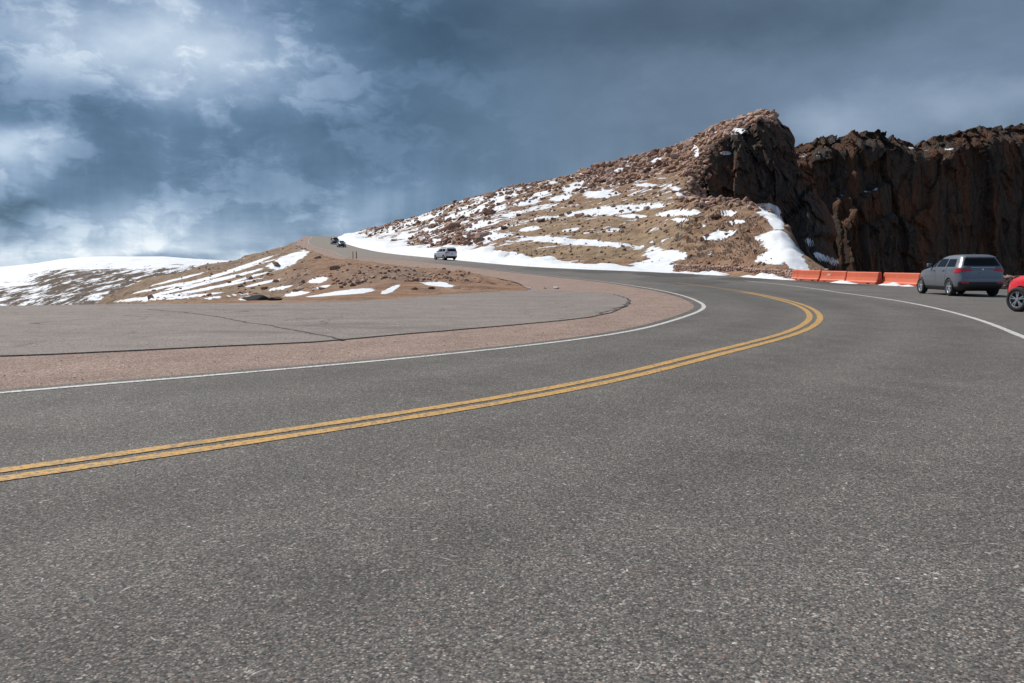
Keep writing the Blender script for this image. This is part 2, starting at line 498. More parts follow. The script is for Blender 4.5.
def terrain_mat(name, far=False):
    m, t, b = new_mat(name)
    P = t.coord()
    geo = t.node('ShaderNodeNewGeometry')
    sx = t.node('ShaderNodeSeparateXYZ'); t.put(sx, 0, geo.outputs['True Normal'])
    n1 = t.noise(P, 0.05, 6, 0.6); n2 = t.noise(P, 0.45, 6, 0.68); n3 = t.noise(P, 2.2, 5, 0.7)
    if far:
        c = t.ramp(n2, [(0.35, (0.060, 0.047, 0.039)), (0.55, (0.125, 0.092, 0.069)), (0.7, (0.20, 0.14, 0.10))])
    else:
        red = t.ramp(n2, [(0.30, (0.15, 0.084, 0.052)), (0.5, (0.265, 0.155, 0.098)), (0.72, (0.36, 0.24, 0.165))])
        tan = t.ramp(n2, [(0.30, (0.165, 0.112, 0.068)), (0.5, (0.285, 0.198, 0.122)), (0.72, (0.37, 0.275, 0.182))])
        c = t.mix(t.attr('turf'), red, tan)
        gry = t.ramp(n3, [(0.3, (0.15, 0.115, 0.09)), (0.7, (0.30, 0.235, 0.19))])
        c = t.mix(t.attr('grit'), c, gry)
    # stones strewn in the soil
    vs = t.voro(P, 1.5, out='Color'); sv = t.node('ShaderNodeSeparateColor'); t.put(sv, 0, vs)
    dv = t.voro(P, 1.5)
    st = t.math('MULTIPLY', t.math('GREATER_THAN', sv.outputs[0], 0.62), t.ss(dv, 0.42, 0.3))
    c = t.mix(t.math('MULTIPLY', st, 0.6), c, t.ramp(sv.outputs[1], [(0, (0.09, 0.055, 0.04)), (0.6, (0.26, 0.17, 0.125)), (1, (0.36, 0.27, 0.21))]))
    if not far:
        rc, rn2, rn3 = cliff_colour(t, P)
        k = t.ss(t.math('ADD', sx.outputs[2], t.math('MULTIPLY', t.math('SUBTRACT', n3, 0.5), 0.15)), 0.62, 0.48)
        k = t.math('MAXIMUM', k, t.attr('crag'))
        c = t.mix(k, c, rc)
    # snow lying in patches drawn out by the wind
    w1 = t.noise(t.vmul(P, (0.28, 0.05, 0.3) if far else (0.10, 0.24, 0.3)), 1.0, 6, 0.66, 0.3)
    w2 = t.noise(t.vmul(P, (1.3, 0.25, 1.0) if far else (0.55, 0.8, 1.0)), 1.0, 5, 0.7)
    sn = t.attr('snow')
    if not far:                                  # thin lines of old drift along the contours
        w3 = t.noise(t.vmul(P, (0.075, 0.62, 0.5)), 1.0, 5, 0.6, 0.2)
        w1 = t.math('ADD', t.math('MULTIPLY', w1, 0.72), t.math('MULTIPLY', w3, 0.38))
        w1 = t.math('SUBTRACT', w1, 0.05)
    v = t.math('ADD', sn, t.math('MULTIPLY', t.math('SUBTRACT', w1, 0.5), 2.3))
    v = t.math('ADD', v, t.math('MULTIPLY', t.math('SUBTRACT', w2, 0.5), 1.15))
    ks = t.ss(v, 0.49, 0.56)
    ks = t.math('MULTIPLY', ks, t.math('GREATER_THAN', sn, 0.02))
    c = t.mix(ks, c, snow_colour(t, P))
    t.put(b, 'Base Color', c)
    t.put(b, 'Roughness', t.math('SUBTRACT', 0.95, t.math('MULTIPLY', ks, 0.3)))
    t.put(b, 'Specular IOR Level', 0.2)
    h = t.math('ADD', t.math('MULTIPLY', n3, 0.5), n2)
    h = t.math('ADD', h, t.math('MULTIPLY', st, 0.3))
    h = t.math('MULTIPLY', h, t.math('SUBTRACT', 1.0, t.math('MULTIPLY', ks, 0.85)))
    h = t.math('ADD', h, t.math('MULTIPLY', ks, 0.9))
    t.put(b, 'Normal', t.bump(h, 1.0, 0.45))
    return m


def snow_mat():
    m, t, b = new_mat('snow')
    P = t.coord()
    c = snow_colour(t, P)
    d = t.ss(t.noise(P, 3.0, 5, 0.7), 0.60, 0.75)
    c = t.mix(t.math('MULTIPLY', d, 0.35), c, (0.42, 0.34, 0.29))
    t.put(b, 'Base Color', c); t.put(b, 'Roughness', 0.75)
    t.put(b, 'Normal', t.bump(t.noise(P, 2.5, 5, 0.65), 0.7, 0.12))
    return m


def paint_line_mat(name, col, wear):
    m, t, b = new_mat(name)
    P = t.coord()
    n = t.noise(P, 26, 5, 0.75); n2 = t.noise(P, 3.0, 4, 0.6)
    c = t.mix(n2, tuple(x * 0.82 for x in col), tuple(min(1, x * 1.1) for x in col))
    k = t.math('MULTIPLY', t.ss(t.math('ADD', n, t.math('MULTIPLY', n2, 0.25)), wear, wear + 0.10), 0.75)
    c = t.mix(k, c, (0.10, 0.092, 0.085))
    t.put(b, 'Base Color', c); t.put(b, 'Roughness', 0.8)
    cv = t.voro(P, 95); t.put(b, 'Normal', t.bump(cv, 0.4, 0.004))
    return m


# ------------------------------------------------------------------ road profile: flat, then a steady climb to a crest
def zr(Y):
    return pchip([-500, 30, 45, 60, 80, 100, 121, 150, 200, 250, 300, 350, 400, 600],
                 [0, 0, 0.015, 0.12, 0.45, 0.95, 1.60, 2.75, 5.1, 7.6, 10.1, 12.4, 12.0, 5.0], np.asarray(Y, float))


_Y = np.concatenate([np.arange(1.5, 60, 0.01), np.arange(60, 420, 0.05)])
_ZR = zr(_Y)


def ground_at(px, py):
    """where a sight line meets the road surface"""
    u, v = uv_of(px, py)
    g = H + v * _Y - _ZR
    i = np.argmax(g <= 0)
    Y = _Y[i] if g[i] <= 0 else 380.0
    return np.array([u * Y, Y])


def curve(pts, step=0.6):
    """Catmull-Rom through points, evenly resampled"""
    p = np.asarray(pts, float)
    p = np.vstack([2 * p[0] - p[1], p, 2 * p[-1] - p[-2]])
    out = []
    for i in range(1, len(p) - 2):
        L = np.linalg.norm(p[i + 1] - p[i]); n = max(2, int(L / 0.1))
        t = np.linspace(0, 1, n, endpoint=False)[:, None]
        # centripetal weights keep the curve from overshooting
        d0 = max(np.linalg.norm(p[i] - p[i - 1]), 1e-6) ** .5; d1 = max(L, 1e-6) ** .5; d2 = max(np.linalg.norm(p[i + 2] - p[i + 1]), 1e-6) ** .5
        m1 = (p[i + 1] - p[i]) + d1 * ((p[i] - p[i - 1]) / d0 - (p[i + 1] - p[i - 1]) / (d0 + d1))
        m2 = (p[i + 1] - p[i]) + d1 * ((p[i + 2] - p[i + 1]) / d2 - (p[i + 2] - p[i]) / (d1 + d2))
        out.append((2 * t ** 3 - 3 * t ** 2 + 1) * p[i] + (t ** 3 - 2 * t ** 2 + t) * m1
                   + (-2 * t ** 3 + 3 * t ** 2) * p[i + 1] + (t ** 3 - t ** 2) * m2)
    out = np.vstack(out + [p[-2][None]])
    s = np.concatenate([[0], np.cumsum(np.linalg.norm(np.diff(out, axis=0), axis=1))])
    n = max(2, int(s[-1] / step))
    q = np.linspace(0, s[-1], n)
    return np.stack([np.interp(q, s, out[:, 0]), np.interp(q, s, out[:, 1])], 1)


def smooth_line(c, k):
    if k < 1:
        return c
    ker = np.ones(2 * k + 1) / (2 * k + 1)
    pad = np.vstack([np.repeat(c[:1], k, 0), c, np.repeat(c[-1:], k, 0)])
    o = np.stack([np.convolve(pad[:, i], ker, 'valid') for i in (0, 1)], 1)
    o[0] = c[0]; o[-1] = c[-1]
    return o


def normals2(c):
    d = np.gradient(c, axis=0)
    d /= np.linalg.norm(d, axis=1)[:, None] + 1e-9
    return np.stack([-d[:, 1], d[:, 0]], 1)     # to the left of travel


def G(lst):
    return [ground_at(*q) for q in lst]


inner_px = [(-420, 432), (-150, 405), (0, 392), (100, 384.3), (200, 376.8), (330, 366.5), (450, 354), (530, 345.6), (600, 337.6), (625, 333.3), (651, 327),
            (676, 320), (694, 313.5), (704, 309.4), (706.3, 306.8), (701.5, 303.3), (689, 297.6), (668, 292), (638, 286.6), (600, 281.2), (540, 274.8),
            (457, 265.4), (400, 259.5)]
INNER = G(inner_px) + [np.array(q) for q in ((-26, 140), (-36, 172), (-53, 225), (-70.5, 300), (-80, 350), (-84, 400))]
INNER = smooth_line(curve(INNER), 4)
outer_px = [(690, 274.3), (640, 271.4), (590, 269.6), (540, 267.2)]
OUTER_FAR = [np.array(q) for q in ((19.6, 59.5), (18.6, 66))] + G(outer_px) + [np.array(q) for q in ((-8.6, 128), (-25, 166), (-45, 232), (-61, 300), (-70.5, 350), (-73, 400))]
OUTER_FAR = smooth_line(curve(OUTER_FAR), 4)

yellow_px = [(-420, 535), (-150, 497.5), (0, 476), (150, 453.8), (300, 431.8), (400, 417), (500, 401.5), (600, 382.5), (676, 363.5), (727, 350), (777.6, 338.2),
             (803, 328.9), (814.5, 321.2), (814.5, 313.8), (803, 306.2), (785, 300.6), (752, 293.4), (714, 287.4), (676, 282.6)]
YEL = G(yellow_px)
YEL = smooth_line(curve(YEL, 0.4), 5)
YEL = curve(YEL[::2], 0.08)

outw_px = [(1100, 372), (1024, 337.5), (1005, 329.6), (988, 322.8), (958.6, 314), (929, 306.8), (900, 301.2), (868, 296.4), (838.6, 292.4), (816.6, 289), (780, 284.4), (745, 280.8)]
OUTW = [np.array(q) for q in ((-24, -24), (-8, -8.5), (-1.6, -1.6), (1.9, 2.4), (4.6, 6.0))] + G(outw_px)
OUTW = smooth_line(curve(OUTW, 0.4), 4)

# asphalt of the road: from its inner edge across to the barriers, the stone wall and the hill
in_edge = INNER + normals2(INNER) * 0.28
right_side = np.array([(19.6, 59.5), (21.0, 60.2), (25.2, 46.3), (25.0, 40), (24.2, 33), (23.0, 26), (21.5, 16), (21, 0), (21, -60), (-60, -60)])
ROADP = np.vstack([in_edge, OUTER_FAR[::-1], right_side])

lot_near = G([(-500, 375), (-300, 366.5), (0, 355.6), (97, 352), (206, 346.8), (309, 342), (400, 334.5), (500, 326), (560, 320.3), (600, 315), (618, 309.3), (629, 303.4), (627, 297.6), (615, 294), (600, 292.4)])
lot_far = G([(540, 290.4), (470, 293), (345, 301.5), (220, 303.6), (100, 304.6), (0, 306), (-300, 309), (-500, 311)])
LOTC = curve(lot_near, 0.5)
wob = fbm(LOTC[:, 0] * 0.9, LOTC[:, 1] * 0.9, 3, 3, 5)[:, None] * 0.10
LOTC = LOTC + normals2(LOTC) * wob
LOTF = curve(lot_far, 0.6)
LOTP = np.vstack([LOTC, LOTF])

brow_px = [(526, 287.5), (514, 281.5), (470, 273.6), (407, 267), (372, 262.3)]
BROW = G(brow_px) + [np.array(q) for q in ((-27.5, 134), (-38.5, 168), (-56, 222), (-73, 296), (-83, 350), (-87, 400))]
BROW = smooth_line(curve(BROW), 3)
under = np.array(G([(530, 296), (450, 318), (309, 336), (206, 341), (0, 349), (-300, 358), (-500, 366)]))
GRAVP = np.vstack([INNER + normals2(INNER) * 0.02, BROW[::-1], under])

WET = [(13.2, 74, 3.0, 9.0, 0.9), (9.0, 84, 3.2, 8.0, 0.8), (16.5, 62, 2.6, 5.0, 0.8), (20.0, 55, 1.3, 8.0, 0.85), (4.0, 92, 4, 8, 0.65), (11.5, 60, 3.0, 9.0, 0.55), (-8, 120, 5, 12, 0.4), (9.0, 36, 3.0, 16.0, 0.2), (1.5, 17.5, 2.2, 4.0, 0.13)]


def pip(P, poly):
    x, y = P[:, 0], P[:, 1]
    ins = np.zeros(len(P), bool)
    n = len(poly)
    for i in range(n):
        x1, y1 = poly[i]; x2, y2 = poly[(i + 1) % n]
        if y1 == y2:
            continue
        c = ((y1 > y) != (y2 > y)) & (x < (x2 - x1) * (y - y1) / (y2 - y1) + x1)
        ins ^= c
    return ins


def dist_line(P, line, closed=False):
    d = np.full(len(P), 1e9)
    n = len(line)
    for i in range(n if closed else n - 1):
        a = line[i]; b = line[(i + 1) % n]
        ab = b - a; L = ab @ ab + 1e-12
        t = np.clip(((P - a) @ ab) / L, 0, 1)
        q = P - (a + t[:, None] * ab)
        d = np.minimum(d, q[:, 0] ** 2 + q[:, 1] ** 2)
    return np.sqrt(d)


def thin(c, tol_step):
    return c[::tol_step]


def region(name, poly, dz, mat, far_spacing=3.0, kind='structure', skirt=0.0, near_grid=None):
    poly = np.asarray(poly)
    keep = [0]
    for i in range(1, len(poly)):
        if np.linalg.norm(poly[i] - poly[keep[-1]]) > 0.12:
            keep.append(i)
    if np.linalg.norm(poly[keep[-1]] - poly[0]) < 0.12:
        keep.pop()
    poly = poly[keep]
    n = len(poly)
    lo = poly.min(0); hi = poly.max(0)
    gx, gy = np.meshgrid(np.arange(lo[0], hi[0], far_spacing), np.arange(40, hi[1], far_spacing))
    g = np.stack([gx.ravel(), gy.ravel()], 1)
    if near_grid:
        nx, ny = np.meshgrid(np.arange(-14, 20, near_grid), np.arange(0, 40, near_grid))
        g = np.vstack([g, np.stack([nx.ravel(), ny.ravel()], 1) + 0.01])
    if len(g):
        g = g[pip(g, poly)]
        if len(g):
            g = g[dist_line(g, poly, True) > 0.8]
    pts = np.vstack([poly, g]) if len(g) else poly
    vs, es, fs, _, _, _ = delaunay_2d_cdt([Vector(map(float, p)) for p in pts], [(i, (i + 1) % n) for i in range(n)], [], 0, 1e-5)
    va = np.array([(v[0], v[1]) for v in vs])
    fa = np.array([f for f in fs])
    cen = va[fa].mean(1)
    fa = fa[pip(cen, poly)]
    zz = zr(va[:, 1]) + dz
    V = np.column_stack([va, zz])
    faces = [tuple(int(q) for q in f) for f in fa]
    if skirt:
        b0 = len(V)
        V = np.vstack([V, np.column_stack([poly, zr(poly[:, 1]) + dz - skirt])])
        # boundary vertices are returned first and in order by the triangulation
        for i in range(n):
            j = (i + 1) % n
            faces.append((i, b0 + i, b0 + j, j))
    o = mesh_obj(name, V, faces, mat, smooth=False, kind=kind)
    return o


def ribbon(name, c, off, width, dz, mat, taper=False):
    nm = normals2(c)
    wj = fbm(c[:, 0] * 2.5, c[:, 1] * 2.5, off * 9, 4, 3, .7) * width * 0.10
    wj2 = fbm(c[:, 0] * 2.5, c[:, 1] * 2.5, off * 9 + 5, 4, 8, .7) * width * 0.10
    a = c + nm * (off + width / 2 + wj)[:, None]; b = c + nm * (off - width / 2 + wj2)[:, None]
    far = np.clip((c[:, 1] - 40) / 60, 0, 1) * 0.012
    V = np.vstack([np.column_stack([a, zr(a[:, 1]) + dz + far]), np.column_stack([b, zr(b[:, 1]) + dz + far])])
    n = len(c)
    i = np.arange(n - 1)
    Fc = np.stack([i, i + 1, n + i + 1, n + i], 1)
    return mesh_obj(name, V, Fc, mat, smooth=False, kind='structure')


# ------------------------------------------------------------------ terrain: a sheet running out from the viewpoint
Z = 'z'
# knots: start, lot edge, toe, mid bank, brow, hill base, knoll, crag foot, crag top, ridge, behind, far
cols = {
    -420: [(2, Z, -.12), (27, Z, -.1), (33, Z, -1.2), (60, Z, -7), (90, Z, -12), (120, Z, -16), (160, Z, -20), (220, Z, -25), (300, Z, -30), (420, Z, -38), (800, Z, -70), (3500, Z, -420)],
    0: [(2, Z, -.12), (27.3, Z, -.1), (33, Z, -1.2), (60, Z, -7), (90, Z, -12), (120, Z, -16), (160, Z, -20), (220, Z, -25), (300, Z, -30), (420, Z, -38), (800, Z, -70), (3500, Z, -420)],
    80: [(2, Z, -.12), (28, Z, -.1), (34, Z, -1.0), (60, Z, -4.2), (90, Z, -7), (120, Z, -8.6), (150, Z, -9.5), (180, Z, -10), (205, Z, -10.6), (225, Z, -11), (300, Z, -22), (3500, Z, -420)],
    115: [(2, Z, -.12), (28, Z, -.1), (34, Z, -.9), (58, Z, -2.6), (85, Z, -4.4), (115, Z, -5.8), (145, Z, -6.9), (170, Z, -7.4), (190, 0, 297), (210, 0, 293), (300, Z, -14), (3500, Z, -420)],
    150: [(2, Z, -.12), (28.5, Z, -.1), (35, Z, -.8), (58, 0, 303), (85, 0, 300), (110, 0, 297), (135, 0, 293.5), (160, 0, 289.5), (185, 0, 285), (210, 0, 280.5), (290, Z, -9), (3500, Z, -420)],
    200: [(2, Z, -.12), (29, Z, -.08), (36, Z, -.6), (58, 0, 301), (80, 0, 297), (105, 0, 291.5), (130, 0, 285.5), (160, 0, 279), (188, 0, 273), (213, 0, 267.5), (300, Z, -6), (3500, Z, -420)],
    238: [(2, Z, -.12), (30, Z, -.07), (37, Z, -.5), (58, 0, 299), (80, 0, 292), (105, 0, 284.5), (130, 0, 277.5), (162, 0, 270.5), (192, 0, 265), (220, 0, 260), (310, Z, -5), (3500, Z, -420)],
    274: [(2, Z, -.12), (31, Z, -.06), (38, Z, -.4), (58, 0, 296), (80, 0, 287), (105, 0, 278), (130, 0, 270.5), (162, 0, 262.5), (198, 0, 256), (238, 0, 250.4), (320, Z, -2), (3500, Z, -420)],
    298: [(2, Z, -.12), (32, Z, -.06), (39, Z, -.25), (57, 0, 292), (78, 0, 281), (100, 0, 272), (128, 0, 264), (165, 0, 255), (210, 0, 248), (262, 0, 242.4), (330, Z, 3), (3500, Z, -420)],
    312: [(2, Z, -.12), (33, Z, -.05), (40, Z, -.15), (56, 0, 289), (76, 0, 277.5), (98, 0, 268.5), (128, 0, 260), (170, 0, 251), (230, 0, 244), (300, 0, 238.6), (350, Z, 9), (3500, Z, -420)],
    330: [(2, Z, -.12), (34, Z, -.05), (40, Z, -.05), (56, 0, 285), (76, 0, 273), (100, 0, 265), (138, 0, 256.5), (190, 0, 248.5), (260, 0, 242), (350, 0, 237.6), (420, Z, 9), (3500, Z, -420)],
    346: [(2, Z, -.12), (35, Z, -.05), (41, Z, .05), (56, 0, 282.5), (78, 0, 270.5), (112, 0, 260.5), (165, Z, 3.35), (215, Z, 5.9), (275, Z, 9.5), (345, 0, 235.2), (420, Z, 10), (3500, Z, -400)],
    366: [(2, Z, -.12), (36, Z, -.05), (42, Z, .15), (56, 0, 279), (76, 0, 268.5), (108, 0, 262), (150, Z, 2.7), (205, Z, 6.2), (258, 0, 239), (315, 0, 231), (420, Z, 10), (3500, Z, -400)],
    390: [(2, Z, -.12), (37, Z, -.05), (43, Z, .2), (54, 0, 277.5), (72, 0, 268.6), (98, 0, 265), (165, Z, 3.6), (205, 0, 240.5), (245, 0, 233), (290, 0, 224.5), (380, Z, 13), (3500, Z, -400)],
    450: [(2, Z, -.12), (38, Z, -.05), (44, Z, .15), (54, 0, 277.5), (78, 0, 270.2), (130, Z, 1.95), (150, 0, 246), (174, 0, 234), (205, 0, 221), (245, 0, 205.5), (330, Z, 14), (3500, Z, -350)],
    500: [(2, Z, -.12), (40, Z, -.05), (46, Z, .06), (54, Z, .12), (65, Z, .22), (107, Z, 1.15), (126, 0, 249), (152, 0, 230), (186, 0, 211), (226, 0, 191.8), (320, Z, 16), (3500, Z, -330)],
    560: [(2, Z, -.12), (40, Z, -.05), (46, Z, 0), (54, Z, .05), (65, Z, .15), (95, Z, .85), (117, 0, 246), (143, 0, 224), (178, 0, 200), (216, 0, 179.3), (310, Z, 18), (3500, Z, -330)],
    640: [(2, Z, -.12), (40, Z, -.1), (46, Z, 0), (54, Z, .0), (65, Z, .1), (86, Z, .6), (108, 0, 240), (133, 0, 216), (166, 0, 186), (205, 0, 157), (300, Z, 20), (3500, Z, -330)],
    676: [(2, Z, -.12), (40, Z, -.1), (46, Z, 0), (54, Z, .0), (62, Z, .05), (80, Z, .5), (106, 0, 224), (132, 0, 203), (166, 0, 175), (202, 0, 147), (290, Z, 22), (3500, Z, -330)],
    692: [(2, Z, -.12), (40, Z, -.1), (46, Z, 0), (54, Z, .0), (62, Z, .05), (77, Z, .45), (108, 0, 207), (150, 0, 194), (166, 0, 162), (200, 0, 141), (285, Z, 22), (3500, Z, -330)],
    705: [(2, Z, -.12), (40, Z, -.1), (46, Z, 0), (54, Z, .0), (62, Z, .05), (74.5, Z, .4), (107, 0, 204), (156, 0, 200.5), (164, 0, 152), (198, 0, 136), (280, Z, 22), (3500, Z, -330)],
    720: [(2, Z, -.12), (40, Z, -.1), (46, Z, 0), (54, Z, .0), (61, Z, .05), (72, Z, .35), (105, 0, 203), (157, Z, 12), (164, 0, 142), (194, 0, 130.5), (280, Z, 22), (3500, Z, -330)],
    740: [(2, Z, -.12), (40, Z, -.1), (46, Z, 0), (53, Z, .0), (60, Z, .05), (69, Z, .3), (101, 0, 204), (157, Z, 9.5), (164, 0, 132), (188, 0, 122.5), (270, Z, 20), (3500, Z, -330)],
    757: [(2, Z, -.12), (40, Z, -.1), (46, Z, 0), (52, Z, .0), (58, Z, .03), (66.5, Z, .25), (96, 0, 205.5), (156, Z, 7), (164, 0, 122), (180, 0, 116), (260, Z, 18), (3500, Z, -330)],
    770: [(2, Z, -.12), (40, Z, -.1), (46, Z, 0), (52, Z, .0), (57, Z, .03), (65, Z, .2), (92, 0, 209), (154, Z, 4), (163, 0, 124), (174, 0, 114.5), (250, Z, 16), (3500, Z, -330)],
    780: [(2, Z, -.12), (40, Z, -.1), (46, Z, 0), (52, Z, .0), (56, Z, .03), (63, Z, .15), (89, 0, 216), (152, Z, 1), (162, 0, 142), (171, 0, 129), (240, Z, 12), (3500, Z, -330)],
    790: [(2, Z, -.12), (40, Z, -.1), (46, Z, 0), (52, Z, .0), (56, Z, .03), (61.5, Z, .1), (85, 0, 229), (148, Z, -3), (161, 0, 157), (169, 0, 146), (230, Z, 8), (3500, Z, -330)],
    800: [(2, Z, -.12), (40, Z, -.1), (46, Z, 0), (52, Z, .0), (55, Z, .0), (60.8, Z, .08), (80, 0, 247), (142, Z, -8), (160, 0, 176), (168, 0, 163), (220, Z, 2), (3500, Z, -330)],
    815: [(2, Z, -.12), (40, Z, -.1), (45, Z, -.08), (51, Z, -.05), (54, Z, -.05), (59.4, Z, .0), (75, 0, 263), (130, Z, -14), (158, 0, 206), (166, 0, 188), (210, Z, -8), (3500, Z, -330)],
    850: [(2, Z, -.12), (40, Z, -.1), (44, Z, -.1), (48, Z, -.1), (51, Z, -.1), (56, Z, -.1), (65, Z, -1.2), (110, Z, -22), (150, Z, -5), (163, Z, -4), (200, Z, -30), (3500, Z, -330)],
    900: [(2, Z, -.12), (36, Z, -.1), (39, Z, -.1), (42, Z, -.1), (45, Z, -.1), (51.5, Z, -.1), (58, Z, -2), (100, Z, -26), (140, Z, -42), (165, Z, -50), (240, Z, -60), (3500, Z, -330)],
    1024: [(2, Z, -.12), (30, Z, -.1), (33, Z, -.1), (36, Z, -.1), (39, Z, -.1), (43, Z, -.1), (48, Z, -1.5), (90, Z, -24), (130, Z, -42), (165, Z, -50), (240, Z, -60), (3500, Z, -330)],
    1300: [(2, Z, -.12), (24, Z, -.1), (26, Z, -.1), (28, Z, -.1), (30, Z, -.1), (32, Z, -.1), (37, Z, -1.5), (80, Z, -24), (120, Z, -42), (165, Z, -50), (240, Z, -60), (3500, Z, -330)],
}
SEGN = [6, 8, 26, 34, 44, 90, 70, 95, 70, 10, 10]
NK = 12
cth, cr_, cz_ = [], [], []
for px in sorted(cols):
    u, _ = uv_of(px, 264)
    k = math.sqrt(1 + u * u)
    cth.append(math.atan(u))
    rr, zz = [], []
    for (Y, kind, val) in cols[px]:
        rr.append(Y * k)
        zz.append(val if kind == Z else H + uv_of(px, val)[1] * Y)
    cr_.append(rr); cz_.append(zz)
for th, src in ((-1.2, 0), (-2.0, 0), (-PI, 0)):
    cth.insert(0, th); cr_.insert(0, cr_[src]); cz_.insert(0, [-.12] * 8 + [-3, -6, -40, -420])
for th in (1.0, 1.4, 2.0, PI):
    cth.append(th); cr_.append(cr_[-1]); cz_.append([-.12] * (6 if th < 1.5 else 8) + ([-2, -10] if th < 1.5 else []) + [-20, -26, -60, -400])
cth = np.array(cth); cr_ = np.array(cr_); cz_ = np.array(cz_)

th_f = np.arctan([uv_of(p, 264)[0] for p in np.arange(-130, 1160, 1.75)])
th_all = np.concatenate([np.linspace(-PI, th_f[0], 40)[:-1], th_f, np.linspace(th_f[-1], PI, 40)[1:]])
nc = len(th_all)
kr = np.stack([np.interp(th_all, cth, cr_[:, k]) for k in range(NK)], 1)
kz = np.stack([np.interp(th_all, cth, cz_[:, k]) for k in range(NK)], 1)
tt = np.concatenate([np.linspace(k, k + 1, SEGN[k], endpoint=False) for k in range(NK - 1)] + [[NK - 1]])
nr = len(tt)
ki = np.minimum(tt.astype(int), NK - 2); kf = tt - ki
Rr = kr[:, ki] * (1 - kf) + kr[:, ki + 1] * kf          # nc x nr
Zz = np.empty_like(Rr)
for j in range(nc):
    Zz[j] = pchip(kr[j], kz[j], Rr[j])
TT = np.broadcast_to(tt, Rr.shape)
TH = np.broadcast_to(th_all[:, None], Rr.shape)

# the crag: joints and buttresses push the face in and out along the sight direction
pxth = 512 + F * np.tan(np.clip(TH, -1.3, 1.3))
east = sstep(768, 782, pxth)
crag = sstep(6.9, 7.08, TT) * np.maximum(sstep(8.25, 8.0, TT), east * sstep(9.6, 9.1, TT)) * sstep(math.atan(uv_of(684, 264)[0]), math.atan(uv_of(706, 264)[0]), TH) * sstep(math.atan(uv_of(900, 264)[0]), math.atan(uv_of(860, 264)[0]), TH)
arc = TH * 160
wa = arc + 0.10 * Zz + 1.2 * fbm(arc / 7, Zz / 9, 3, 3, 51)
bt = 2.0 * fbm(arc / 11.0, Zz / 50.0, 0, 2, 21, 0.5, ridged=True)
bt = bt + 1.5 * facets(wa, Zz, 4.6, 13.0, 201) + 0.8 * facets(wa, Zz, 1.9, 4.6, 221) + 0.35 * facets(wa, Zz, 0.8, 1.7, 241)
Rr2 = Rr - crag * bt
edge = east * sstep(6.6, 7.0, TT) * sstep(900, 870, pxth)
dth = edge * (0.008 * fbm(Zz / 9.0, TT * 0.7, 5, 4, 64, 0.6) + 0.005 * _hash(np.floor(Zz / 3.1), np.floor(Zz / 3.1), Zz * 0, 23))
TH2 = TH + dth
X = Rr2 * np.sin(TH2); Y = Rr2 * np.cos(TH2)

# unevenness of the ground
hill = sstep(5.0, 5.5, TT) * sstep(9.6, 9.0, TT)
rough = 0.10 + 0.55 * hill
leftside = sstep(math.atan(uv_of(346, 264)[0]), math.atan(uv_of(300, 264)[0]), TH)
rough = rough + 0.35 * leftside * sstep(3, 5, TT)
bank = sstep(2.0, 3.0, TT) * sstep(5.0, 4.4, TT)
n = fbm(X / 9, Y / 9, 0, 5, 1, 0.55) * 1.1 + 0.35 * fbm(X / 2.2, Y / 2.2, 0, 3, 44)
Zn = Zz + rough * n + 0.60 * bank * fbm(X / 3.2, Y / 4.2, 0, 5, 71, 0.6)
led = fbm(X / 14, Y / 5, 0, 4, 90)
kn = sstep(778, 750, pxth) * sstep(5.05, 5.3, TT) * sstep(6.3, 5.9, TT) * sstep(math.atan(uv_of(640, 264)[0]), math.atan(uv_of(700, 264)[0]), TH)
Zt = Zn * 1.3 + led * 1.2
Zn = Zn + kn * (np.sin(Zt * 2 * PI) * 0.20 + 0.45 * fbm(X / 2.6, Y / 2.6, 0, 4, 92, 0.6))

# keep the ground clear below road, lot and gravel
P2 = np.stack([X.ravel(), Y.ravel()], 1)
near = (np.hypot(P2[:, 0], P2[:, 1]) < 430) & (P2[:, 1] > -70)
w = np.ones(len(P2))
Pn = P2[near]
for poly, bl in ((ROADP, 3.0), (LOTP, 2.5), (GRAVP, 2.5)):
    pl = poly[::2] if len(poly) > 200 else poly
    ins = pip(Pn, pl); d = dist_line(Pn, pl, True)
    if poly is GRAVP:
        d[ins] *= -1
        w[near] = np.minimum(w[near], sstep(-1.1, bl, d + 0.5 * fbm(Pn[:, 0] / 1.5, Pn[:, 1] / 1.5, 0, 3, 55)))
    else:
        d[ins] = 0
        w[near] = np.minimum(w[near], sstep(0.15, bl, d))
w = w.reshape(X.shape)
base = zr(Y) - 0.075
Zf = np.where(near.reshape(X.shape), base * (1 - w) + Zn * w, Zn)

PXm, PYm = project(X, np.where(Y > 1, Y, 1), Zf)
front = (Y > 5)

# ---- snow cover, laid where the hill carries it
snow = np.zeros_like(X)
on_hill = sstep(5.02, 5.2, TT) * sstep(9.5, 9.2, TT) * front
hill_px = sstep(335, 350, PXm) * sstep(800, 770, PXm)
up = np.clip((TT - 5.3) / 3.2, 0, 1)
dens = 0.20 + 0.22 * up
dens = dens + 0.14 * sstep(560, 480, PXm)
dens = dens - 0.05 * sstep(600, 680, PXm)
snow = np.maximum(snow, on_hill * hill_px * dens)
# left flank
lf = front * sstep(320, 300, PXm) * sstep(2.6, 3.6, TT) * sstep(9.6, 9.2, TT)
snow = np.maximum(snow, lf * 0.14)


def blob(cx, cy, rx, ry, slope=0.0, amt=1.0, sel=None, soft=1.3):
    global snow
    dx = PXm - cx; dy = PYm - cy - slope * dx
    r = np.sqrt((dx / rx) ** 2 + (dy / ry) ** 2)
    k = amt * sstep(soft, 0.35, r) * front
    if sel is not None:
        k = k * sel
    snow = np.maximum(snow, k)


